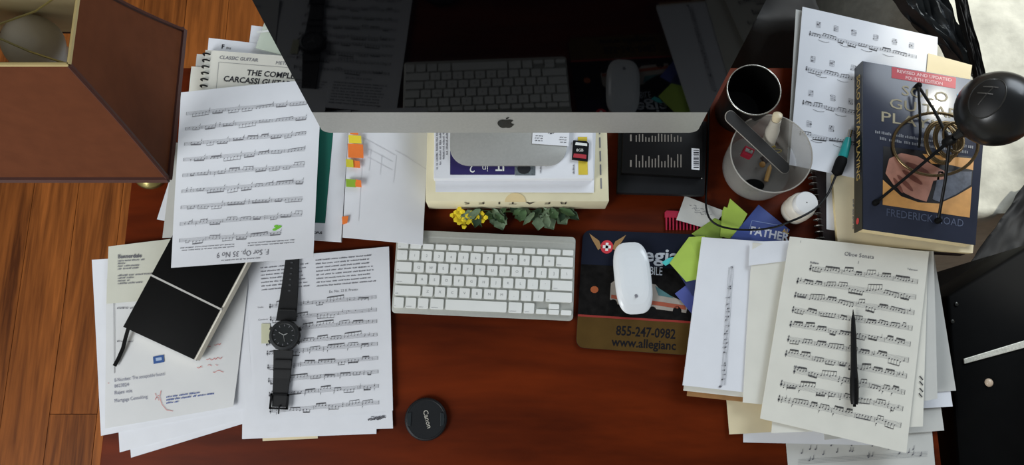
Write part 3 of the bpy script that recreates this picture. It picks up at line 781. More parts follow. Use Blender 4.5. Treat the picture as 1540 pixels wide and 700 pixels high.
# black notebook
nb = thing('notebook', P(270, 450, .010), 'black hardcover notebook with pale elastic band and ribbon', 'notebook')
NB = [(280, 316), (385, 364), (291, 541), (185, 492)]; NH = [.0345, .0345, .0275, .0275]
ncv = mat('notebook_black', (9, 9, 9), .6, var=.12, scale=120, spec=.12)
def inset(px, k):
    cx = sum(q[0] for q in px) / 4; cy = sum(q[1] for q in px) / 4
    return [(cx + (x - cx) * k, cy + (y - cy) * k) for x, y in px]
slab(NB, NH, .0012, ncv, 'front_cover', nb, bevel=.0004)
slab([(x + 3.5, y + 1.5) for x, y in inset(NB, .995)], [q - .0014 for q in NH], .0150, mat('page_edges', (236, 230, 214), .8, var=.05, scale=400), 'page_block', nb, bevel=0)
slab([(x + 5, y + 2) for x, y in NB], [q - .0166 for q in NH], .0012, ncv, 'back_cover', nb, bevel=.0004)
def onb(x, y, d=.0006):   # point on the cover
    A_, B_, D_ = P(*NB[0], NH[0]), P(*NB[1], NH[1]), P(*NB[3], NH[3]); nn = (B_ - A_).cross(D_ - A_); nn.normalize()
    if nn.z < 0: nn = -nn
    C0 = Vector((0, 0, DZ + HC)); dd = P(x, y, 0) - C0; tt = (A_ + nn * d - C0).dot(nn) / dd.dot(nn); return C0 + dd * tt
e0, e1 = onb(227, 414), onb(333, 466); dv = Vector((e1.y - e0.y, e0.x - e1.x, 0)).normalized() * .0014
m = MB(); m.prism([e0 + dv, e1 + dv, e1 - dv, e0 - dv], .0007); dn = Vector((0, 0, -.0170)); m.prism([e1 + dv + Vector((.0006, 0, 0)), e1 - dv + Vector((.0006, 0, 0)), e1 - dv + Vector((.0006, 0, 0)) + dn, e1 + dv + Vector((.0006, 0, 0)) + dn], .0006, up=Vector((1, 0, 0)))
lab(m.build('elastic_band', mat('band_grey', (196, 194, 188), .6), nb), 'pale grey elastic band')
m = MB(); pp = [P(193, 494, .016), P(189, 508, .0118), P(185, 524, .0098), P(178, 540, .0088), P(172, 551, .0088)]
vv = []
for i, q in enumerate(pp):
    t = (pp[min(i + 1, 4)] - pp[max(i - 1, 0)]); nn = Vector((-t.y, t.x, 0)).normalized() * .0031
    vv += [q + nn, q - nn]
m.add(vv, [(2 * i, 2 * i + 1, 2 * i + 3, 2 * i + 2) for i in range(4)]); m.build('ribbon', blackm, nb)

# ------------------------------------------------------------------ music pile with the watch
page([(380, 420), (470, 418), (478, 660), (395, 664)], .0018, paperc, 'cream sheet peeping out at the foot of the watch pile', seed=16)
page([(368, 402), (570, 392), (566, 653), (364, 661)], .0030, paper, 'white sheet second from the bottom of the watch pile', seed=17)
page([(372, 400), (580, 382), (591, 645), (368, 652)], .0042, paper, 'white sheet with smudged corner just below the watched music page', seed=18)
m = MB(); rr = random.Random(2)
for k in range(5): scrawl(m, lambda x, y: P(x, y, .0050), 552 + k, 632 - k * .6, 24, 4, 1.2, rr, -.1)
o0 = bpy.data.objects.get('paper_sheet.010')
sm_parent = [q for q in bpy.data.objects if q.get('label', '').startswith('white sheet with smudged')][0]
m.build('smudge', ink2, sm_parent)
o, s = page([(372, 391), (585, 371), (591, 618), (385, 634)], .0066, paper, 'printed violin music page lying under the black wristwatch', seed=19, bump=.0004, name='music_sheet', cat='sheet music')
mi, mt_, mg = MB(), MB(), MB(); rr = random.Random(31)
for (x0, x1, n_, y0) in ((.020, .096, 7, .010), (.106, .200, 8, .006)):
    for k in range(n_): greek(mg, s.map, x0, x1 - rr.uniform(0, .012), y0 + .006 + k * .0058, .0023, rr)
put_text(mg, s.map, 'Ex. No. 22 II. Presto', .0055, .125, .064); put_text(mg, s.map, 'Violin', .004, .012, .078); put_text(mg, s.map, 'Continuo', .004, .012, .097)
for i, y in enumerate((.074, .0935, .111, .131, .145, .166, .186, .207, .231)):
    staff(mi, mt_, s.map, .030 if i < 3 else .022, s.W - .022, y, .00125, rr, dens=.5, clef=True, beam=.35 if i < 2 else .8, sparse=i == 1, low=i > 3)
mg.build('printed_text', inkl, o); mi.build('printed_notes', ink, o); mt_.build('stave_lines', inkl, o)
m = MB(); rect(m, lambda x, y: P(x, y, .0078), 393, 487, 406, 517); m.build('highlight', mat('pale_highlighter', (206, 206, 176), .8), o)
# wristwatch
wc = P(428.5, 505, .013); WZ = DZ + .0078
watch = thing('wristwatch', (wc.x, wc.y, WZ), 'black rubber strap wristwatch stretched out on the violin page', 'watch')
wr = radians(-1.5)
def Wt(x, y, z=0.0): return Vector((wc.x + x * cos(wr) - y * sin(wr), wc.y + x * sin(wr) + y * cos(wr), WZ + z))
rub = mat('black_rubber', (20, 21, 22), .6, var=.1)
def strap(y0, y1, w0, w1, z0, z1, name):
    m = MB(); N_ = 8; top = []; 
    for i in range(N_ + 1):
        t = i / N_; y = y0 + (y1 - y0) * t; w_ = (w0 + (w1 - w0) * t) / 2; z = z0 + (z1 - z0) * min(1, t * 2.2)
        top.append((y, w_, z))
    vv = []; ff = []
    for (y, w_, z) in top: vv += [Wt(-w_, y, z), Wt(w_, y, z), Wt(w_, y, max(0, z - .0028)), Wt(-w_, y, max(0, z - .0028))]
    for i in range(N_): ff += [(4 * i + k, 4 * i + (k + 1) % 4, 4 * i + 4 + (k + 1) % 4, 4 * i + 4 + k) for k in range(4)]
    ff += [(3, 2, 1, 0), (4 * N_, 4 * N_ + 1, 4 * N_ + 2, 4 * N_ + 3)]
    m.add(vv, ff); return m.build(name, rub, watch, bevel=.0006)
su = strap(.022, .128, .031, .0205, .0070, .0032, 'strap')
sl_ = strap(-.022, -.106, .030, .021, .0070, .0034, 'strap')
for k in range(7):
    y = .060 + k * .0088; m = MB(); m.box(Wt(0, y, .0036), .0034, .0020, .0006); m.build('strap_hole', mat('hole_grey', (70, 72, 74), .7), su)
for y in (.038, -.038, -.052):
    m = MB(); m.box(Wt(0, y, .0078 if abs(y) < .05 else .0055), .026, .0022, .0014, wr); m.build('strap_ridge', rub, watch)
m = MB(); m.lathe(Wt(0, 0, 0), [(.0215, 0), (.0235, .002), (.0235, .008), (.021, .0105), (.0185, .011)], 12); m.build('case', mat('watch_case', (26, 27, 28), .45, var=.1), watch, smooth=30)
m = MB(); m.lathe(Wt(0, 0, .0105), [(.0225, 0), (.0215, .002), (.0180, .0026), (.0165, .0012)], 32, capt=False); bz = m.build('bezel', mat('watch_bezel', (40, 42, 43), .35), watch, smooth=40)
m = MB(); m.lathe(Wt(0, 0, .0108), [(.0172, 0), (.0172, .0008)], 32); dl = m.build('dial', mat('watch_dial', (30, 33, 33), .4, var=.1), watch)
m = MB()
for k in range(12):
    a = k * pi / 6; q = .0145; m.box(Wt(q * cos(a), q * sin(a), .0119), .0028, .0009, .0003, a)
m.build('hour_marks', inkl, dl)
for a, l, w_ in ((radians(152), .0085, .0012), (radians(25), .0062, .0014), (radians(-78), .010, .0005)):
    m = MB(); m.box(Wt(l / 2 * cos(a), l / 2 * sin(a), .0123), l, w_, .0003, a); m.build('hand', mat('hand_grey', (150, 152, 150), .5), dl)
for a in (radians(25), radians(-25), radians(155), radians(205)):
    m = MB(); m.box(Wt(.0242 * cos(a), .0242 * sin(a), .0055), .0035, .0055, .0035, a); m.build('button', rub, watch, bevel=.0005)
m = MB()
for q in ((-.0125, -.098, .003, .022), (.0125, -.098, .003, .022), (0, -.108, .028, .003), (0, -.088, .028, .003)): m.box(Wt(q[0], q[1], .0042), q[2], q[3], .0022, wr)
m.build('buckle', blackp, watch); m = MB(); m.box(Wt(.001, -.110, .0050), .0018, .012, .0012, wr); m.build('buckle_pin', blackp, watch)

# ------------------------------------------------------------------ black drives to the right of the box
dr_ = thing('black_case', P(994, 240, 0), 'flat dark grey case lying under the black printed package', 'case')
DR = [(931, 180), (1064, 182), (1060, 294), (928, 290)]
slab(DR, .026, .012, mat('case_dark', (24, 25, 27), .5, var=.1, spec=.25), 'case_top', dr_, bevel=.002)
slab(inset(DR, .985), .0135, .0135, blackp, 'case_bottom', dr_, bevel=.001)
pk = thing('black_package', P(996, 225, .0265), 'black printed package with barcode on the dark grey case', 'package')
PK = [(938, 175), (1058, 175), (1056, 267), (935, 260)]
slab(PK, .0385, .0118, mat('package_black', (12, 11, 11), .45, var=.15, spec=.2), 'package_body', pk, bevel=.0008)
m = MB(); rr = random.Random(12); pz = .0389
for (y1, hh) in ((213.5, 14), (252, 20)):
    for k in range(15):
        x = 956 + k * 4.8; l = hh * rr.uniform(.45, 1); m_ = 1.7
        rect(m, lambda a, b: P(a, b, pz), x, y1 - l, x + m_, y1)
    rect(m, lambda a, b: P(a, b, pz), 947.5, y1 - 11, 950, y1 - 1)
m.build('printed_columns', mat('package_print', (118, 112, 104), .7), pk)
m = MB(); m.poly([P(x, y, pz) for x, y in ((1040, 223), (1052, 224), (1052, 256), (1040, 255))]); bc = m.build('barcode_label', paper, pk)
m = MB()
for k in range(10):
    y = 226 + k * 2.8; rect(m, lambda a, b: P(a, b, pz + .0003), 1043, y, 1051, y + rr.choice([.8, 1.2, 1.7]))
m.build('barcode_bars', ink, bc)
m = MB(); m.tube([P(935, 261.5, .028), P(970, 264, .028), P(1056, 268.5, .028)], .0007, 5); m.build('clear_edge', paperg, pk)

# ------------------------------------------------------------------ flowering sprig
sp = thing('flower_sprig', P(770, 325, 0), 'cut sprig with yellow flowers and green leaves in front of the cream box', 'plant sprig')
stem = [P(855, 327, .006), P(830, 320, .010), P(790, 317, .012), P(750, 319, .013), P(715, 316, .015), P(692, 319, .017)]
m = MB(); m.tube(stem, [.0012, .0014, .0016, .0016, .0013, .001], 6); m.build('stem', mat('stem_green', (74, 96, 58), .6), sp, smooth=60)
lf = [mat('leaf_green', (66, 94, 58), .6, var=.25, scale=120), mat('leaf_grey_green', (104, 124, 96), .6, var=.2, scale=120), mat('leaf_dark', (38, 62, 40), .6, var=.2, scale=120)]
rr = random.Random(77)
def leaf(c, ang, L, Wd, droop, mt):
    m = MB(); ux = Vector((cos(ang), sin(ang), 0)); uy = Vector((-sin(ang), cos(ang), 0)); rows_ = []
    for i in range(6):
        t = i / 5; wv = Wd * (sin(pi * min(1, t * .94 + .05)) ** .8) * (1 + (.18 if i % 2 else -.12)); z = -droop * t * t
        rows_.append([c + ux * L * t + uy * wv + Vector((0, 0, z + .0022)), c + ux * L * t + Vector((0, 0, z)), c + ux * L * t - uy * wv + Vector((0, 0, z + .0022))])
    m.add([q for r_ in rows_ for q in r_], [(3 * i + k, 3 * i + k + 1, 3 * i + 4 + k, 3 * i + 3 + k) for i in range(5) for k in range(2)])
    return m.build('leaf', mt, sp, smooth=60)
for k in range(46):
    t = rr.random(); px = 700 + 155 * t
    c = P(px, 318 + rr.uniform(-5, 4), .009 + rr.uniform(0, .014)); a = rr.choice([-1, 1]) * rr.uniform(.3, 1.4) + (pi if rr.random() < .4 else 0)
    if c.y + sin(a) * .02 > by0 - .004: a = -abs(a) if cos(a) > 0 else -pi + .6
    leaf(c, a, rr.uniform(.016, .029), rr.uniform(.004, .0075), rr.uniform(0, .006), rr.choice(lf))
for px, py, a in ((757, 330, -1.9), (748, 333, -1.2), (812, 332, -1.7), (820, 334, -1.0), (845, 324, -.4), (838, 328, -.9)):
    leaf(P(px, py - 8, .012), a, .024, .010, .005, lf[1])
yel = mat('petal_yellow', (236, 212, 44), .6, var=.12, scale=200)
for (px, py, hz) in ((690, 319, .02), (692, 331, .017), (699, 336, .012), (708, 326, .02), (712, 331, .016), (726, 328, .019), (686, 325, .014)):
    c = P(px, py, hz); fl = MB(); fl.lathe(c - Vector((0, 0, .002)), [(.0006, 0), (.0014, .001), (.0012, .003)], 8); fo = fl.build('flower', mat('flower_heart', (190, 170, 40), .7), sp)
    for k in range(4):
        a = k * pi / 2 + rr.uniform(-.3, .3); ux = Vector((cos(a), sin(a), 0)); uy = Vector((-sin(a), cos(a), 0)); m = MB()
        L = rr.uniform(.008, .0105); up_ = rr.uniform(0, .003)
        m.add([c, c + ux * L * .5 + uy * .0042 + Vector((0, 0, up_)), c + ux * L + uy * .002 + Vector((0, 0, up_)), c + ux * L - uy * .002 + Vector((0, 0, up_)), c + ux * L * .5 - uy * .0042 + Vector((0, 0, up_))], [(0, 1, 2, 3, 4)])
        m.build('petal', yel, fo)

# ------------------------------------------------------------------ tumbler, pencil cup, bottle
steel = mat('dark_steel', (70, 70, 66), .25, metal=.9, var=.08)
tb = P(1107, 170, 0); tumbler = thing('tumbler', tb, 'dark steel tumbler with bright rim standing behind the plastic cup', 'cup')
tr_ = P(1134, 135, .095); ax = (tr_ - tb).normalized()
m = MB(); prof = [(.033, 0), (.036, .004), (.0385, .05), (.0415, .094), (.0412, .0955), (.0400, .0945), (.037, .05), (.034, .008), (.0005, .007)]
m.lathe(tb, prof, 44, capt=False); m.v = [q + Vector(((tr_ - tb).x, (tr_ - tb).y, 0)) * ((q.z - DZ) / .095) * 0.0 for q in m.v]
m.build('body', mat('tumbler_dark', (22, 22, 21), .3, metal=.3, var=.15), tumbler, smooth=40)
m = MB(); m.lathe(tb + Vector((0, 0, .0945)), [(.0405 + .0011 * cos(t), .0012 * sin(t)) for t in [2 * pi * i / 8 for i in range(9)]], 44, capb=False, capt=False); m.build('rim', mat('rim_steel', (196, 194, 184), .2, metal=.9), tumbler, smooth=60)
cb = P(1136, 254, 0); CHh = .078
cup = thing('plastic_cup', cb, 'wide translucent plastic cup holding small stationery', 'cup')
frost = mat('frosted_plastic', (158, 156, 150), .25, var=.05, alpha=.5)
m = MB(); m.lathe(cb, [(.050, .0005), (.054, .003), (.0565, .03), (.0615, CHh - .002), (.0622, CHh), (.0608, CHh), (.0555, .03), (.0525, .005), (.001, .003)], 48, capt=False); m.build('wall', frost, cup, smooth=40)
m = MB(); m.lathe(cb + Vector((0, 0, CHh)), [(.0616 + .0010 * cos(t), .0010 * sin(t)) for t in [2 * pi * i / 8 for i in range(9)]], 48, capb=False, capt=False); m.build('rim', mat('cup_rim', (150, 146, 138), .3, var=.05), cup, smooth=60)
def incup(dx, dy, z): return cb + Vector((dx, dy, z))
# contents
def inside(px, py, z):
    q = P(px, py, z); return q
shp = thing('pencil_sharpener', inside(1124, 230, .012), 'small red pencil sharpener inside the plastic cup', 'sharpener')
c = inside(1124, 230, .022); m = MB(); m.box(c, .016, .014, .016, -.45); m.build('sharpener_body', mat('sharp_red', (196, 40, 66), .4), shp, bevel=.001)
m = MB(); m.box(c + Vector((0, 0, .0085)), .012, .006, .0008, -.45); m.build('blade', chrome, shp); m = MB(); m.lathe(c + Vector((.002, .001, .0088)), [(.0016, 0), (.0012, .0008)], 10); m.build('screw', brass, shp)
m = MB(); c = inside(1133, 279, .008); m.lathe(c, [(.001, -.004), (.010, -.003), (.0125, 0), (.010, .004), (.001, .005)], 20); m.v = [Vector((c.x + (q.x - c.x) * 1.4, c.y + (q.y - c.y) * .85, q.z)) for q in m.v]
tag(m.build('eraser', blackm, smooth=50), 'black oval eraser at the bottom of the plastic cup', 'eraser')
for i, (px, py, z, col, nm, lb) in enumerate(((1146, 248, .010, (150, 112, 60), 'brass_tack', 'brown round tack beside the sharpener in the cup'), (1155, 262, .008, (190, 150, 90), 'pencil_stub', 'short tan pencil stub in the plastic cup'), (1160, 222, .012, (170, 150, 80), 'brass_screw', 'brass coloured screw under the nail file in the cup'), (1168, 227, .012, (160, 146, 90), 'paper_clip', 'small brass clip near the white glue nozzle in the cup'), (1150, 240, .008, (60, 50, 46), 'binder_clip', 'small dark clip in the middle of the plastic cup'))):
    c = inside(px, py, z); m = MB(); a = i * 1.3
    if nm == 'pencil_stub': m.tube([c - Vector((.004, .012, 0)), c + Vector((.003, .010, .002)), c + Vector((.0045, .015, .0025))], [.0035, .0035, .0008], 6)
    elif nm == 'paper_clip': m.tube([c + Vector((.008 * cos(t), .003 * sin(t), 0)) for t in [2 * pi * k / 10 for k in range(11)]], .0008, 5)
    elif nm == 'binder_clip': m.box(c, .012, .008, .006, a); m.tube([c + Vector((.004, 0, .003)), c + Vector((.008, .006, .006)), c + Vector((.0, .008, .006)), c + Vector((-.004, 0, .003))], .0006, 5)
    elif nm == 'brass_screw': m.lathe(c, [(.0015, -.005), (.0015, .004), (.0045, .0045), (.0035, .006)], 10, axis=(1, .5, .3))
    else: m.lathe(c, [(.0005, -.004), (.0007, .001), (.0052, .0015), (.0045, .0035), (.001, .004)], 14)
    tag(m.build(nm, mat('bit_' + nm, col, .4, metal=.3 if 'brass' in nm else 0), smooth=40), lb, nm.split('_')[-1])
f0, f1 = P(1099, 176, .092), P(1180, 252, .040)
dv = (f1 - f0); sd_ = Vector((-dv.y, dv.x, 0)).normalized() * .0098; nf = dv.cross(sd_).normalized()
if nf.z < 0: nf = -nf
def file_outline(k, L0, L1):
    pts = []
    for i in range(9): t = pi / 2 + pi * i / 8; pts.append(f0 + dv * L0 + dv.normalized() * .0098 * k * cos(t) + sd_ * k * sin(t))
    for i in range(9): t = -pi / 2 + pi * i / 8; pts.append(f0 + dv * L1 + dv.normalized() * .0098 * k * cos(t) + sd_ * k * sin(t))
    return pts
nfl = thing('nail_file', f1 - Vector((0, 0, .005)), 'dark grey emery nail file leaning out of the plastic cup', 'nail file')
m = MB(); m.prism(file_outline(1, 0, 1), .0014, up=nf); m.build('pale_core', mat('file_edge', (176, 170, 160), .7), nfl)
m = MB(); m.prism([q + nf * .0006 for q in file_outline(.93, 0, 1)], .0006, up=nf); m.build('abrasive_face', mat('emery', (48, 47, 46), .85, var=.2, scale=900), nfl)
g0, g1 = P(1156, 214, .045), P(1170, 172, .098)
gl = thing('glue_pen', g0, 'milky white glue pen with rounded tip standing in the plastic cup', 'glue pen')
m = MB(); m.tube([g0, g0.lerp(g1, .45), g0.lerp(g1, .55), g0.lerp(g1, .8)], [.010, .0105, .009, .0078], 18); m.build('barrel', mat('milky_plastic', (196, 190, 176), .35, var=.05, alpha=.7), gl, smooth=50)
m = MB(); m.tube([g0.lerp(g1, .8), g0.lerp(g1, .9), g0.lerp(g1, .98), g0.lerp(g1, 1.03)], [.0062, .0075, .0072, .003], 16); m.build('tip', mat('tip_cream', (206, 192, 160), .35), gl, smooth=50)
bt = P(1194, 318, 0); bottle = thing('pill_bottle', bt, 'small white plastic bottle with cap beside the plastic cup', 'bottle')
m = MB(); m.lathe(bt, [(.0195, 0), (.0215, .002), (.0215, .034), (.019, .039), (.016, .041)], 32); m.build('bottle_body', mat('bottle_white', (214, 208, 194), .35, var=.03), bottle, smooth=40)
m = MB(); m.lathe(bt + Vector((0, 0, .0405)), [(.0172, 0), (.0176, .001), (.0176, .0125), (.0165, .0140), (.001, .0142)], 36, capt=False); cp_ = m.build('cap', mat('cap_white', (220, 220, 218), .4, var=.02), bottle, smooth=40)
m = MB(); m.tube([bt + Vector((.0217 * cos(t), .0217 * sin(t), .0195)) for t in [2 * pi * k / 30 for k in range(31)]], .0004, 4); m.build('label_edge', mat('bottle_label', (206, 188, 166), .6), bottle)

# ------------------------------------------------------------------ sticky notes, comb, card, scrap
lime = mat('note_lime', (170, 198, 82), .7, var=.05); lime2 = mat('note_lime_dark', (132, 158, 62), .7, var=.06); blu = mat('note_blue', (74, 84, 150), .7, var=.06); teal = mat('note_teal', (76, 190, 190), .6)
def note(pts, material, label, name='sticky_note', cat='sticky note', t=.0006):
    m = MB(); m.prism([P(x, y, h) for x, y, h in pts], t); return tag(m.build(name, material), label, cat)
comb = thing('comb', P(1020, 335, 0), 'pinkish red plastic comb between mouse pad and paper scrap', 'comb')
redc = mat('comb_red', (168, 34, 62), .35)
m = MB(); m.prism([P(x, y, .004) for x, y in ((1000, 319), (1003, 316.5), (1075, 320), (1075, 329), (1000, 327))], .0035); m.build('spine', redc, comb, bevel=.0006)
for k in range(14):
    x = 1001 + k * 5.2; m = MB(); m.prism([P(q, y, .0036) for q, y in ((x, 326), (x + 2.6, 326), (x + 2.2, 346), (x + .6, 346))], .0028); m.build('tooth', redc, comb)
scr_, s = page([(1030, 295), (1090, 318), (1070, 345), (1017, 331)], [.008, .010, .008, .0075], paperg, 'crumpled grey paper scrap with pencil marks over the comb', bump=.0012, seed=40, name='paper_scrap')
m = MB(); rr = random.Random(9)
for k in range(5): scrawl(m, s.map, .012 + .006 * k, .012 + .004 * (k % 3), .016, .006, .0006, rr)
m.build('pencil_marks', inkl, scr_)
note([(1012, 398, .0075), (1046, 378, .0075), (1075, 420, .0075), (1042, 446, .0075)], mat('note_navy', (52, 60, 104), .7), 'dusky blue note sheet lowest beside the mouse pad lettering')
note([(1015, 442, .0060), (1052, 414, .0060), (1080, 460, .0060), (1042, 474, .0060)], blu, 'purple blue sticky note poking out under the paper pile')
note([(1040, 352, .0085), (1075, 328, .0088), (1100, 340, .0088), (1075, 372, .0085)], lime2, 'olive green sticky note under the bright lime note')
note([(1036, 357, .0150), (1060, 355, .0100), (1060, 418, .0098), (1032, 424, .0115), (1007, 396, .0150)], lime, 'lime sticky note with pointed corner over the mouse pad')
note([(995, 395, .0100), (1006, 388, .0108), (1013, 387, .0110), (1010, 395, .0105), (1001, 400, .0100)], teal, 'tiny teal sticky flag at the tip of the lime note', name='sticky_flag')
note([(1086, 318, .0125), (1089, 311, .0125), (1094, 313, .0130), (1098, 299, .0150), (1124, 322, .0130), (1104, 360, .0100), (1083, 356, .0100)], lime, 'torn bright lime sticky note beside the blue card')
fc = thing('blue_card', P(1143, 355, .010), 'blue booklet with white capital lettering under the cable', 'booklet')
FC = [(1141, 308), (1188, 346), (1150, 405), (1096, 362)]
slab(FC, .0135, .0022, mat('card_blue', (62, 80, 146), .55, var=.06), 'booklet_body', fc, bevel=.0004)
m = MB(); put_text(m, lambda x, y: P(x, y, .0139), 'FATHER', 17, 1127, 352, bold=.03, rot=.19, width=60); m.build('lettering', mat('card_letter', (206, 210, 222), .6), fc)
m = MB(); put_text(m, lambda x, y: P(x, y, .0139), 'AL', 9, 1176, 350, bold=.03, rot=.2); m.build('gold_lettering', mat('card_gold', (176, 150, 90), .6), fc)
m = MB()
for a, b in (((1131, 332), (1127, 345)), ((1131, 332), (1170, 339))): line(m, lambda x, y: P(x, y, .0139), a, b, .8)
m.build('frame_line', mat('card_line', (140, 160, 205), .6), fc)
note([(1094, 366, .0105), (1110, 350, .0108), (1120, 362, .0108), (1108, 378, .0105)], blu, 'purple blue slip between blue booklet and paper pile', name='paper_slip', cat='paper slip')

# ------------------------------------------------------------------ right hand paper pile
page([(1176, 600), (1396, 585), (1412, 765), (1194, 800)], .0015, paperg, 'lowest sheet with sparse notes hanging towards the desk front', seed=50)
lowest = [q for q in bpy.data.objects if q.get('label', '').startswith('lowest sheet with sparse')][0]
m = MB(); rr = random.Random(6); lp = lambda x, y: P(x, y, .0026)
for k in range(26):
    x, y = rr.uniform(1200, 1390), rr.choice([676, 684, 694]) + rr.uniform(-3, 3); y -= (x - 1200) * .06; disc(m, lp, x, y, 1.4, 1.1, 6); line(m, lp, (x + 1, y), (x + 1.5, y - 6), .6)
for k in range(4): line(m, lp, (1200, 692 + k * 2.2), (1395, 680 + k * 2.2), .3)
m.build('printed_notes', ink2, lowest)
page([(1118, 420), (1338, 412), (1345, 671), (1118, 666)], .0030, paper, 'white sheet with square corner below the yellowish sheet', seed=51)
page([(1225, 412), (1386, 402), (1420, 648), (1240, 662)], .0044, paperg, 'grey sheet below two others along the black case', seed=52)
page([(1076, 402), (1290, 397), (1305, 642), (1097, 654)], .0058, paperc, 'cream sheet with its corner over the bare desk', seed=53)
page([(1230, 402), (1400, 394), (1433, 612), (1250, 622)], .0072, paper, 'white sheet second along the black case, blank', seed=54)
page([(1240, 387), (1404, 379), (1438, 588), (1262, 600)], .0086, paperg, 'grey-white sheet jutting furthest towards the black case', seed=55)
cb_ = slab([(1064, 384), (1190, 392), (1166, 610), (1033, 596)], .0122, .0028, mat('tan_board', (150, 110, 66), .8, var=.15), 'cardboard_backing')
tag(cb_, 'worn tan cardboard backing under the left paper pad', 'cardboard')
page([(1058, 368), (1195, 376), (1172, 604), (1028, 588)], .0150, paper2, 'warm white sheaf under the sideways music sheet', seed=56, t=.0022)
o, s = page([(1056, 357), (1186, 366), (1168, 596), (1027, 580)], .0196, paper, 'white sheet with a vertical line of notes beside the sticky notes', seed=57, t=.0034, name='music_sheet', cat='sheet music')
mi, mt_ = MB(), MB(); rr = random.Random(44)
vmap = lambda x, y: P(y, x, .0206)
for k in range(26):
    if rr.random() < .2: continue
    y = 402 + k * 6.8 + rr.uniform(-2, 2); x = 1099 - k * .47
    disc(mi, lambda a, b: P(a, b, .0206), x + rr.uniform(-3, 3), y, 1.0, 1.3, 6); line(mi, lambda a, b: P(a, b, .0206), (x - rr.uniform(0, 5), y), (x + rr.uniform(1, 4), y + rr.uniform(-1, 1)), .6)
for k in range(5): line(mt_, lambda a, b: P(a, b, .0206), (1096 + k * 1.8, 402), (1084 + k * 1.8, 580), .35)
disc(mi, lambda a, b: P(a, b, .0206), 1083, 582, 2.5, 1.6, 8)
mi.build('printed_notes', ink2, o); mt_.build('stave_lines', inkl, o)
page([(1131, 366), (1335, 384), (1322, 625), (1117, 606)], .0222, paper2, 'cream-white blank sheet left of the top music page', seed=58, curl=lambda u, v: .003 * max(0, .5 - u) * max(0, .3 - v) * 8)
page([(1128, 364), (1196, 362), (1190, 392), (1126, 400)], .0250, paper, 'folded white flap tucked behind the top music page', seed=59)
page([(1190, 370), (1404, 378), (1410, 600), (1196, 640)], .0268, paperg, 'grey sheet whose edge shows right of the top music page', seed=60)
o, s = page([(1184, 376), (1396, 380), (1388, 642), (1160, 652)], .0286, paper2, 'music sheet directly below the top music page', seed=61, name='music_sheet', cat='sheet music')
m = MB()
for (x, y) in ((1386, 566), (1386, 574), (1385, 592), (1386, 584)): line(m, lambda a, b: P(a, b, .0296), (x - 3, y), (x + 2, y + 6), 1.6)
m.build('printed_notes', ink, o)
o, s = page([(1188, 356), (1397, 379), (1363, 682), (1143, 630)], [.0335, .0318, .0312, .0312], paper2, 'top music page with ten dense staves under the black pen', bump=.0006, seed=62, nx=16, ny=18, name='music_sheet', cat='sheet music')
mi, mt_, mg = MB(), MB(), MB(); rr = random.Random(55)
for k in range(10):
    y = .042 + k * .0222
    staff(mi, mt_, s.map, .036 if k in (0, 7) else .020, s.W - .012, y, .0016, rr, dens=.8, clef=True, beam=.88, low=k > 6, slope=0.0)
put_text(mg, s.map, 'Oboe Sonata', .0085, .108, .020, 'C'); put_text(mg, s.map, 'I', .006, .108, .030, 'C'); put_text(mg, s.map, 'Telemann', .004, s.W - .030, .030); put_text(mg, s.map, 'Siciliana', .0042, .036, .038, bold=.02); put_text(mg, s.map, 'Allegro', .0042, .036, .196, bold=.02); put_text(mg, s.map, '1', .005, .016, .008)
mg.build('printed_text', ink2, o); mi.build('printed_notes', ink, o); mt_.build('stave_lines', inkl, o)
pn0, pn1 = P(1283, 466, .0385), P(1285, 611, .0385); pen = thing('pen', (pn0 + pn1) / 2 - Vector((0, 0, .005)), 'slim black ballpoint pen lying across the top music page', 'pen')
L = lambda t: pn0.lerp(pn1, t)
m = MB(); m.tube([L(.045), L(.1), L(.3), L(.62), L(.74), L(.86), L(.95), L(.985)], [.0012, .0028, .0040, .0046, .0060, .0062, .0056, .0045], 16); m.build('barrel', blackp, pen, smooth=50)
m = MB(); m.tube([L(0), L(.05)], [.0005, .0014], 10); m.build('tip', steel, pen); m = MB(); m.tube([L(.985), L(1.01)], .0022, 10); m.build('push_button', blackm, pen)
m = MB(); q0, q1 = L(.72) + Vector((0, 0, .0068)), L(.97) + Vector((0, 0, .0068)); m.prism([q0 + Vector((-.0012, 0, 0)), q0 + Vector((.0012, 0, 0)), q1 + Vector((.0015, 0, 0)), q1 + Vector((-.0015, 0, 0))], .001); m.build('clip', blackm, pen)

# ------------------------------------------------------------------ books and papers at the right back
spn = thing('spiral_notebook', P(1320, 240, 0), 'dark covered spiral notebook beneath the guitar book', 'notebook')
SN = [(1206, 105), (1420, 130), (1452, 383), (1240, 373)]
slab(SN, .0150, .0140, mat('notebook_brown', (38, 26, 24), .5, var=.15), 'cover_block', spn, bevel=.0008)
s = Sheet(SN, .0152, 0, 0)
for k in range(30):
    y = .006 + k * (s.H - .012) / 29; c0 = s.map(0, y); m = MB()
    m.tube([c0 + Vector((.0065 * cos(t) - .002, .0008 * t / pi, -.0065 + .0075 * sin(t))) for t in [2 * pi * i / 10 for i in range(11)]], .0009, 5); m.build('coil_ring', mat('coil_grey', (120, 118, 112), .35, metal=.6), spn)
o, s = page([(1243, 180), (1290, 182), (1290, 352), (1243, 345)], .0168, paper, 'white strip of paper on the spiral notebook beside the cream pad', seed=70)
lp_ = thing('writing_pad', P(1360, 320, .0175), 'cream paper pad lying under the dark guitar book', 'notepad')
slab([(1252, 262), (1474, 272), (1463, 381), (1260, 366)], .0265, .0085, mat('pad_cream', (214, 196, 150), .75, var=.06, scale=200), 'page_block', lp_)
slab([(1252, 262), (1474, 272), (1463, 381), (1260, 366)], .0271, .0004, paperc, 'top_page', lp_, bevel=0)
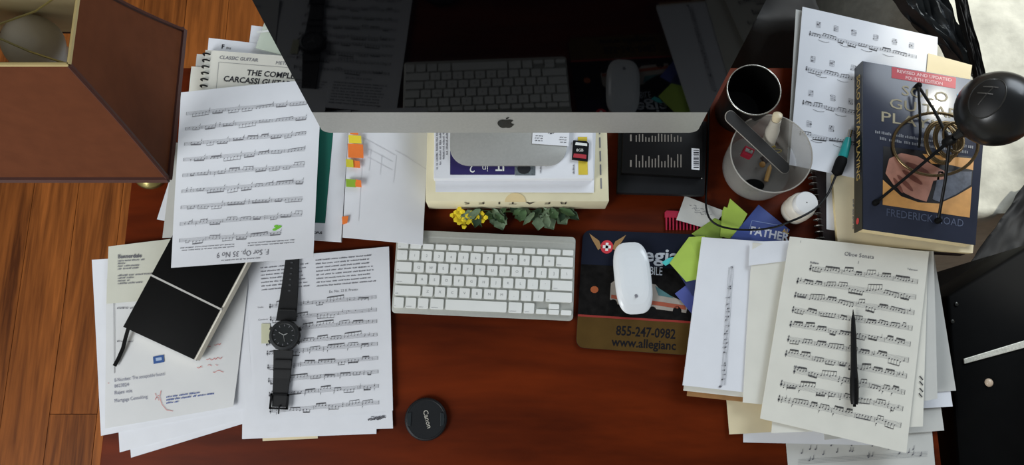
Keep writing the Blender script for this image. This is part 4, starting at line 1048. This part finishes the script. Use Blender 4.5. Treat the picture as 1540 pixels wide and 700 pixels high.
m = MB(); greek(m, lambda x, y: P(y, x, .0274), 300, 345, 1284, 2.2, random.Random(3)); m.build('page_print', inkl, lp_)
page([(1197, 14), (1400, 60), (1392, 290), (1184, 244)], .0235, paperg, 'white sheet just beneath the chord diagram sheet', seed=71)
s = Sheet([(1207, 10), (1410, 56), (1404, 292), (1187, 248)], .0286, .0006, 72)
o = tag(s.mesh(.0006, 12, 12).build('music_sheet', paper, smooth=40), 'white guitar sheet with chord diagrams tucked under the book', 'sheet music')
mi, mt_, mg = MB(), MB(), MB(); rr = random.Random(66)
for i, (y, x1) in enumerate(((.042, .19), (.105, .19), (.165, .14), (.218, .13))):
    staff(mi, mt_, s.map, .014 - i * .001, x1, y, .0014, rr, dens=.7, clef=True, beam=.95, low=False)
    for k in range(6):
        xx = .024 + k * .031 + rr.uniform(-.004, .004)
        if xx > x1 - .01: continue
        for q in range(5): line(mg, s.map, (xx + q * .0018, y - .021), (xx + q * .0018, y - .011), .0003)
        for q in range(4): line(mg, s.map, (xx, y - .021 + q * .0033), (xx + .0072, y - .021 + q * .0033), .0003)
        for q in range(3): disc(mi, s.map, xx + rr.randint(0, 4) * .0018, y - .0195 + rr.randint(0, 2) * .0033, .0009, .0009, 6)
    for k in range(4):
        xx = .03 + k * .035
        if xx < x1 - .02:
            for q in range(6): line(mi, s.map, (xx + q * .003, y + .0105 + .002 * sin(pi * q / 6)), (xx + q * .003 + .003, y + .0105 + .002 * sin(pi * (q + 1) / 6)), .0005)
mi.build('printed_notes', ink, o); mt_.build('stave_lines', inkl, o); mg.build('chord_diagrams', inkl, o)
page([(1396, 80), (1462, 98), (1452, 160), (1390, 150)], .0302, paperc, 'cream page edge poking out behind the guitar book', seed=73)
# guitar book
GBK = [(1298, 92), (1486, 124), (1467, 369), (1298, 345)]; GH = .0605
gk = thing('guitar_book', P(1385, 235, .032), 'thick dark guitar playing book with red banner and hand photograph', 'book')
cvm = mat('book_cover_navy', (42, 46, 60), .2, var=.15, scale=15)
slab(GBK, GH, .0012, cvm, 'front_cover', gk, bevel=.0003)
slab(inset(GBK, .985), GH - .0013, .0248, mat('book_pages', (222, 204, 160), .8, var=.05, scale=300), 'page_block', gk, bevel=0)
slab(GBK, GH - .0262, .0012, cvm, 'back_cover', gk, bevel=.0003)
aT, aB = P(*GBK[0], GH), P(*GBK[3], GH); m = MB()
m.prism([aT + Vector((-.0016, 0, 0)), aT, aB, aB + Vector((-.0016, 0, 0))], .0274); spine = m.build('spine', mat('spine_black', (16, 17, 20), .3), gk)
m = MB(); Ls = (aB - aT).length; dS = (aB - aT).normalized()
sp_map = lambda x, y: aT + Vector((-.0020, 0, -.0045)) + dS * x + Vector((0, 0, -y))
put_text(m, sp_map, 'SOLO GUITAR PLAYING', .0165, .018, .0135, bold=.012, width=.175); m.build('spine_lettering', mat('gold_print', (168, 142, 82), .5), spine)
m = MB(); disc(m, sp_map, Ls - .016, .010, .005, .005, 12); m.build('publisher_mark', mat('mark_red', (196, 60, 60), .6), spine)
def bk(u, v, dz=.0003):
    A_, B_, C__, D_ = [P(x, y, GH) for x, y in GBK]; return A_ * (1 - u) * (1 - v) + B_ * u * (1 - v) + C__ * u * v + D_ * (1 - u) * v + Vector((0, 0, dz))
def bpoly(pts, material, name, dz=.0003): m = MB(); m.poly([bk(u, v, dz) for u, v in pts]); return m.build(name, material, gk)
bpoly([(.23, .005), (.745, .005), (.745, .075), (.23, .075)], mat('banner_red', (176, 44, 56), .45), 'banner')
b5 = lambda x, y: bk(x, y, .0006)
m = MB(); put_text(m, b5, 'REVISED AND UPDATED', .028, .49, .036, 'C', bold=.02, width=.44); put_text(m, b5, 'FOURTH EDITION', .028, .49, .068, 'C', bold=.02, width=.30); m.build('banner_lettering', mat('banner_print', (230, 190, 190), .6), gk)
gtx = mat('title_gold', (150, 140, 112), .5)
for t, y, wd_ in (('SOLO', .170, .38), ('GUITAR', .262, .58), ('PLAYING', .352, .72)):
    m = MB(); put_text(m, b5, t, .088, .50, y, 'C', bold=.004, width=wd_); m.build('title_lettering', gtx, gk)
m = MB(); rr = random.Random(14); greek(m, b5, .10, .92, .43, .02, rr); greek(m, b5, .14, .88, .465, .02, rr); m.build('subtitle', mat('subtitle_print', (120, 122, 128), .6), gk)
m = MB(); put_text(m, b5, '1', .16, .76, .22, 'C', bold=.03); m.build('volume_number', mat('cyan_print', (110, 186, 214), .5), gk)
m = MB(); put_text(m, b5, 'FREDERICK NOAD', .062, .54, .905, 'C', width=.68); m.build('author_lettering', mat('author_print', (74, 82, 104), .5), gk)
bpoly([(.17, .50), (.93, .48), (.93, .845), (.17, .845)], mat('photo_black', (20, 17, 17), .3), 'cover_photo', .0004)
skin = mat('photo_skin', (168, 118, 100), .35, var=.18, scale=60); skd = mat('photo_skin_shade', (116, 70, 58), .35, var=.2, scale=60); orng = mat('photo_spruce', (206, 150, 84), .35, var=.1, scale=80)
bpoly([(.17, .845), (.17, .70), (.24, .735), (.33, .78), (.48, .80), (.66, .79), (.80, .73), (.93, .66), (.93, .845)], orng, 'photo_guitar', .0006)
bpoly([(.50, .51), (.93, .49), (.93, .56), (.74, .55), (.58, .56)], orng, 'photo_guitar', .0006)
bpoly([(.19, .66), (.22, .57), (.32, .525), (.46, .53), (.60, .57), (.72, .60), (.70, .64), (.60, .66), (.58, .72), (.55, .79), (.45, .78), (.36, .76), (.26, .72)], skin, 'photo_hand', .0009)
for (u, v, a, l, w_) in ((.46, .60, .25, .22, .035), (.42, .66, .45, .20, .034), (.36, .70, .65, .18, .032), (.30, .72, .9, .14, .03)):
    m = MB(); pts = []
    for k in range(10): t = 2 * pi * k / 10; x_, y_ = l / 2 * cos(t), w_ / 2 * sin(t); pts.append(bk(u + x_ * cos(a) - y_ * sin(a), v + x_ * sin(a) * .75 + y_ * cos(a), .0012))
    m.poly(pts); m.build('photo_finger', skd, gk)
bpoly([(.64, .60), (.92, .57), (.92, .65), (.80, .72), (.66, .78), (.60, .77), (.62, .70)], mat('photo_sleeve', (86, 90, 100), .35, var=.3, scale=120), 'photo_sleeve', .0009)

# ------------------------------------------------------------------ ball microphone with tripod and coiled lead
BT_ = GH + .0006
mic = thing('ball_microphone', P(1400, 225, BT_), 'black ball microphone on thin tripod legs above the guitar book', 'microphone')
mcn = P(1498, 164, .185); mr = (P(1498 + 56, 164, .185) - mcn).length
prof = [(mr * sin(t), -mr * cos(t)) for t in [pi * k / 24 for k in range(25)]]; prof[0] = (.0004, -mr); prof[-1] = (.0004, mr)
ball_m = mat('mic_black', (22, 22, 21), .28, var=.12, scale=30)
m = MB(); m.lathe(mcn, prof, 40); m.build('ball', ball_m, mic, smooth=60)
toC = (Vector((0, 0, DZ + HC)) - mcn).normalized()
rx = Vector((1, 0, 0)); rx = (rx - toC * rx.dot(toC)).normalized(); ry = toC.cross(rx)
ca = (toC - rx * .26 + ry * .34).normalized(); 
gx = (rx - ca * rx.dot(ca)).normalized(); gy = ca.cross(gx)
def cappatch(ax_, x_, y_, hx, hy, lift, n=24, k_=4, rot=0.0):
    u = (x_ * cos(rot) + y_ * sin(rot)); v = (-x_ * sin(rot) + y_ * cos(rot)); vv = [mcn + ax_ * (mr + lift)]; ff = []
    for j in range(1, k_ + 1):
        for i in range(n):
            t = 2 * pi * i / n; d = ax_ + (u * hx * cos(t) + v * hy * sin(t)) * j / k_; vv.append(mcn + d.normalized() * (mr + lift))
    for i in range(n): ff.append((0, 1 + i, 1 + (i + 1) % n))
    for j in range(k_ - 1):
        for i in range(n): a = 1 + j * n; ff.append((a + i, a + n + i, a + n + (i + 1) % n, a + (i + 1) % n))
    m = MB(); m.add(vv, ff); return m
cappatch(ca, gx, gy, .42, .62, .0010, rot=-.35).build('grille_plate', mat('mic_grille', (9, 9, 9), .55, var=.3, scale=900), mic, smooth=60)
m = MB(); uu = gx * cos(-.35) + gy * sin(-.35); vv_ = -gx * sin(-.35) + gy * cos(-.35)
m.tube([mcn + (ca + uu * .43 * cos(t) + vv_ * .63 * sin(t)).normalized() * (mr + .0006) for t in [2 * pi * k / 36 for k in range(37)]], .0011, 6); m.build('grille_ring', mat('mic_ring', (44, 44, 42), .3), mic, smooth=60)
for (a0, b0, a1, b1) in ((-.2, .25, .15, .32), (-.25, .05, .12, .1), (-.1, -.25, .05, .3)):
    m = MB(); m.tube([mcn + (ca + uu * (a0 + (a1 - a0) * t) + vv_ * (b0 + (b1 - b0) * t)).normalized() * (mr + .0012) for t in (0, .25, .5, .75, 1)], .0009, 5); m.build('grille_bar', mat('mic_bar', (52, 50, 46), .4), mic)
# neck and tripod
hubp = P(1428, 212, .120)
n0 = mcn + (hubp - mcn).normalized() * mr * .96
m = MB(); m.tube([n0, n0.lerp(hubp, .5), hubp], [.010, .006, .006], 16); m.build('neck', ball_m, mic, smooth=50)
m = MB(); m.lathe(hubp - Vector((0, 0, .012)), [(.004, 0), (.007, .003), (.0075, .010), (.007, .02), (.004, .024)], 18); m.build('hub', blackp, mic, smooth=40)
for fx, fy in ((1381, 129), (1317, 305), (1411, 332)):
    ft = P(fx, fy, BT_ + .004); m = MB(); m.tube([hubp, hubp.lerp(ft, .5) + Vector((0, 0, .004)), ft], [.0026, .0022, .0022], 10); lg_ = m.build('leg', blackp, mic, smooth=50)
    m = MB(); m.lathe(ft - Vector((0, 0, .004)), [(.0042, 0), (.0048, .002), (.0046, .007), (.0025, .010)], 12); m.build('rubber_foot', blackm, lg_, smooth=40)
# coiled lead
coil = mat('lead_bronze', (112, 94, 66), .25, metal=.8, var=.1)
pts = []
for k in range(0, 150):
    t = k / 149; a = 2 * pi * 5.0 * t
    c = P(1436 - 26 * t, 206 + 10 * t, .112 - .038 * t); rad = .021 + .013 * t
    pts.append(c + Vector((rad * .72 * cos(a), rad * sin(a), .004 * sin(a * .5))))
ld = mic
m = MB(); m.tube(pts, .0023, 7); m.build('coiled_lead', coil, ld, smooth=60)
cl = P(1408, 218, .070); pts = [cl + Vector((.058 * cos(t) - .004, .050 * sin(t), .004 + .012 * cos(t * 1.0))) for t in [-.3 + 6.6 * k / 60 for k in range(61)]]
m = MB(); m.tube(pts, .0024, 7); m.build('lead_loop', coil, ld, smooth=60)
pts = [P(1381, 131, .075), P(1383, 165, .072), P(1384, 200, .070), P(1382, 222, .068)]
m = MB(); m.tube(pts, .0020, 7); m.build('lead_end', blackp, ld, smooth=60)

# ------------------------------------------------------------------ USB lead with teal plug
cbp = [(1075, 120, .004), (1067, 160, .004), (1065, 200, .004), (1064, 250, .004), (1062, 285, .008), (1062, 312, .014), (1068, 330, .018), (1082, 340, .020), (1105, 345, .020), (1135, 346, .022), (1165, 342, .050), (1187, 334, .068), (1208, 325, .070), (1230, 311, .060), (1245, 292, .044), (1253, 274, .038), (1258, 262, .036)]
def smooth_path(pts, n=5):
    out = []
    for i in range(len(pts) - 1):
        p0, p1, p2, p3 = pts[max(0, i - 1)], pts[i], pts[i + 1], pts[min(len(pts) - 1, i + 2)]
        for k in range(n):
            t = k / n; out.append(.5 * ((2 * p1) + (p2 - p0) * t + (2 * p0 - 5 * p1 + 4 * p2 - p3) * t * t + (3 * p1 - p0 - 3 * p2 + p3) * t ** 3))
    out.append(pts[-1]); return out
ul = thing('usb_lead', P(1160, 330, .02), 'thin black lead with teal and black plug resting on the chord sheet', 'cable')
m = MB(); m.tube(smooth_path([P(*q) for q in cbp]), .0017, 8); m.build('lead', blackp, ul, smooth=60)
j0, j1, j2, j3 = P(1257, 264, .036), P(1267, 238, .036), P(1276, 208, .036), P(1279, 196, .036)
m = MB(); m.tube([j0, j0.lerp(j1, .15), j0.lerp(j1, .8), j1], [.003, .0085, .0090, .0075], 14); m.build('plug_grip', blackm, ul, smooth=50)
m = MB(); m.tube([j1, j1.lerp(j2, .1), j1.lerp(j2, .7), j2], [.0068, .0076, .0066, .0045], 14); lab(m.build('plug_body', mat('plug_teal', (32, 142, 140), .3), ul, smooth=50), 'teal plug body')
m = MB(); m.tube([j2, j3], .0036, 10); m.build('plug_tip', chrome, ul, smooth=50)

# ------------------------------------------------------------------ things beyond the desk on the right: blanket, jacket, black case
def mound(name, poly_fn, nx, ny, x0, x1, y0, y1, material):
    m = MB(); vv = []; 
    for j in range(ny + 1):
        for i in range(nx + 1):
            u, v = i / nx, j / ny; x, y = x0 + (x1 - x0) * u, y0 + (y1 - y0) * v; vv.append(Vector(poly_fn(u, v, x, y)))
    ff = [(j * (nx + 1) + i, j * (nx + 1) + i + 1, (j + 1) * (nx + 1) + i + 1, (j + 1) * (nx + 1) + i) for j in range(ny) for i in range(nx)]
    m.add(vv, ff); return m.build(name, material, smooth=80)
from mathutils import noise as mn
wool = mat('pale_wool', (206, 204, 190), .9, var=.10, scale=45, bump=.6)
def bl(u, v, x, y):
    e = min(u * 7, (1 - u) * 7, v * 26, (1 - v) * 7); k = min(1, e) ** .6
    w_ = mn.noise(Vector((x * 5, y * 5, 3))) * .035 + mn.noise(Vector((x * 14, y * 11, 7))) * .014 + mn.noise(Vector((x * 34, y * 30, 1))) * .004
    return (x + mn.noise(Vector((x * 4, y * 4, 9))) * .02, y, .004 + k * (.46 + w_))
tag(mound('blanket', bl, 90, 90, .735, 1.62, .315, 1.45, wool), 'sunlit pale wool blanket heaped beyond the desk corner', 'blanket')
jk = thing('black_jacket', (.55, .95, 0), 'black jacket thrown down in a heap on the floor behind the desk', 'jacket')
jm = mat('jacket_black', (12, 13, 15), .7, var=.3, scale=30, bump=.3)
def jb(u, v, x, y):
    e = min(u, 1 - u, v, 1 - v) * 6; k = min(1, e) ** .6
    w_ = mn.noise(Vector((x * 6, y * 5, 13))) * .06 + mn.noise(Vector((x * 15, y * 13, 4))) * .02
    return (x, y, .004 + k * (.50 + w_))
b_ = mound('jacket_body', jb, 70, 60, .20, .71, .60, 1.5, jm)
b_.parent = jk; b_.location = b_.location - jk.location
nylon = mat('dark_nylon', (66, 70, 72), .45, var=.3, scale=25, bump=.2)
H_ = -DZ + .53
def cloth(px, h, material, name, label, cat, seed, amp):
    def wr_(u, v): return amp * (mn.noise(Vector((u * 9 + seed, v * 3, 0))) + .5 * mn.noise(Vector((u * 20, v * 7 + seed, 2)))) - .03 * max(0, abs(u - .5) * 2 - .8) * 5 * .3
    sh_ = Sheet(px, h, 0, seed, wr_); return tag(sh_.mesh(.002, 40, 40).build(name, material, smooth=80), label, cat)
cloth([(1290, -70), (1408, -70), (1474, 122), (1440, 100)], H_, nylon, 'dark_sleeve', 'crumpled dark nylon sleeve lying along the blanket by the chord sheet', 'sleeve', 2, .030)
cloth([(1425, -70), (1440, -70), (1486, 122), (1470, 122)], H_ + .034, jm, 'black_strap', 'narrow black strap lying at the sunlit edge of the blanket', 'strap', 5, .006)
cloth([(1556, 262), (1680, 220), (1680, 440), (1462, 396)], H_ - .025, jm, 'black_cloth', 'black cloth spread on the shaded blanket below the microphone', 'cloth', 9, .012)
# black hard case
bc_ = thing('hard_case', (.86, .0, 0), 'black hard case with bright metal strip standing beside the desk', 'case')
CT = -.03
m = MB(); cpx = [(1424, 446), (1560, 362), (1640, 400), (1660, 800), (1450, 800)]
m.prism([P(x, y, CT) for x, y in cpx], .12); m.build('lid', mat('case_black', (6, 6, 6), .6, var=.2, spec=.08), bc_, bevel=.006, smooth=40)
m = MB(); m.prism([P(x, y, CT) - Vector((0, 0, .1205)) for x, y in cpx], DZ + CT - .1205 - .001); m.build('body', mat('case_black', (10, 10, 10)), bc_, bevel=.004, smooth=40)
m = MB(); q0, q1 = P(1450, 544, CT + .003), P(1600, 501, CT + .003); dn = Vector((0, .0065, 0)); m.prism([q0 - dn * .6, q1 - dn, q1 + dn, q0 + dn * .6], .003); m.build('metal_strip', mat('strip_metal', (214, 212, 198), .4, metal=.2, var=.2, scale=300), bc_, bevel=.0008)
m = MB(); c = P(1487, 576, CT + .0002); m.lathe(c, [(.0065, 0), (.0065, .001), (.0045, .004), (.001, .005)], 14); m.build('stud', mat('stud_cream', (206, 184, 160), .3, var=.1), bc_, smooth=50)
for px, py in ((1438, 458), (1432, 484)):
    m = MB(); c = P(px, py, CT + .0002); m.lathe(c, [(.0035, 0), (.003, .0015), (.001, .002)], 12); m.build('stud', steel, bc_, smooth=50)
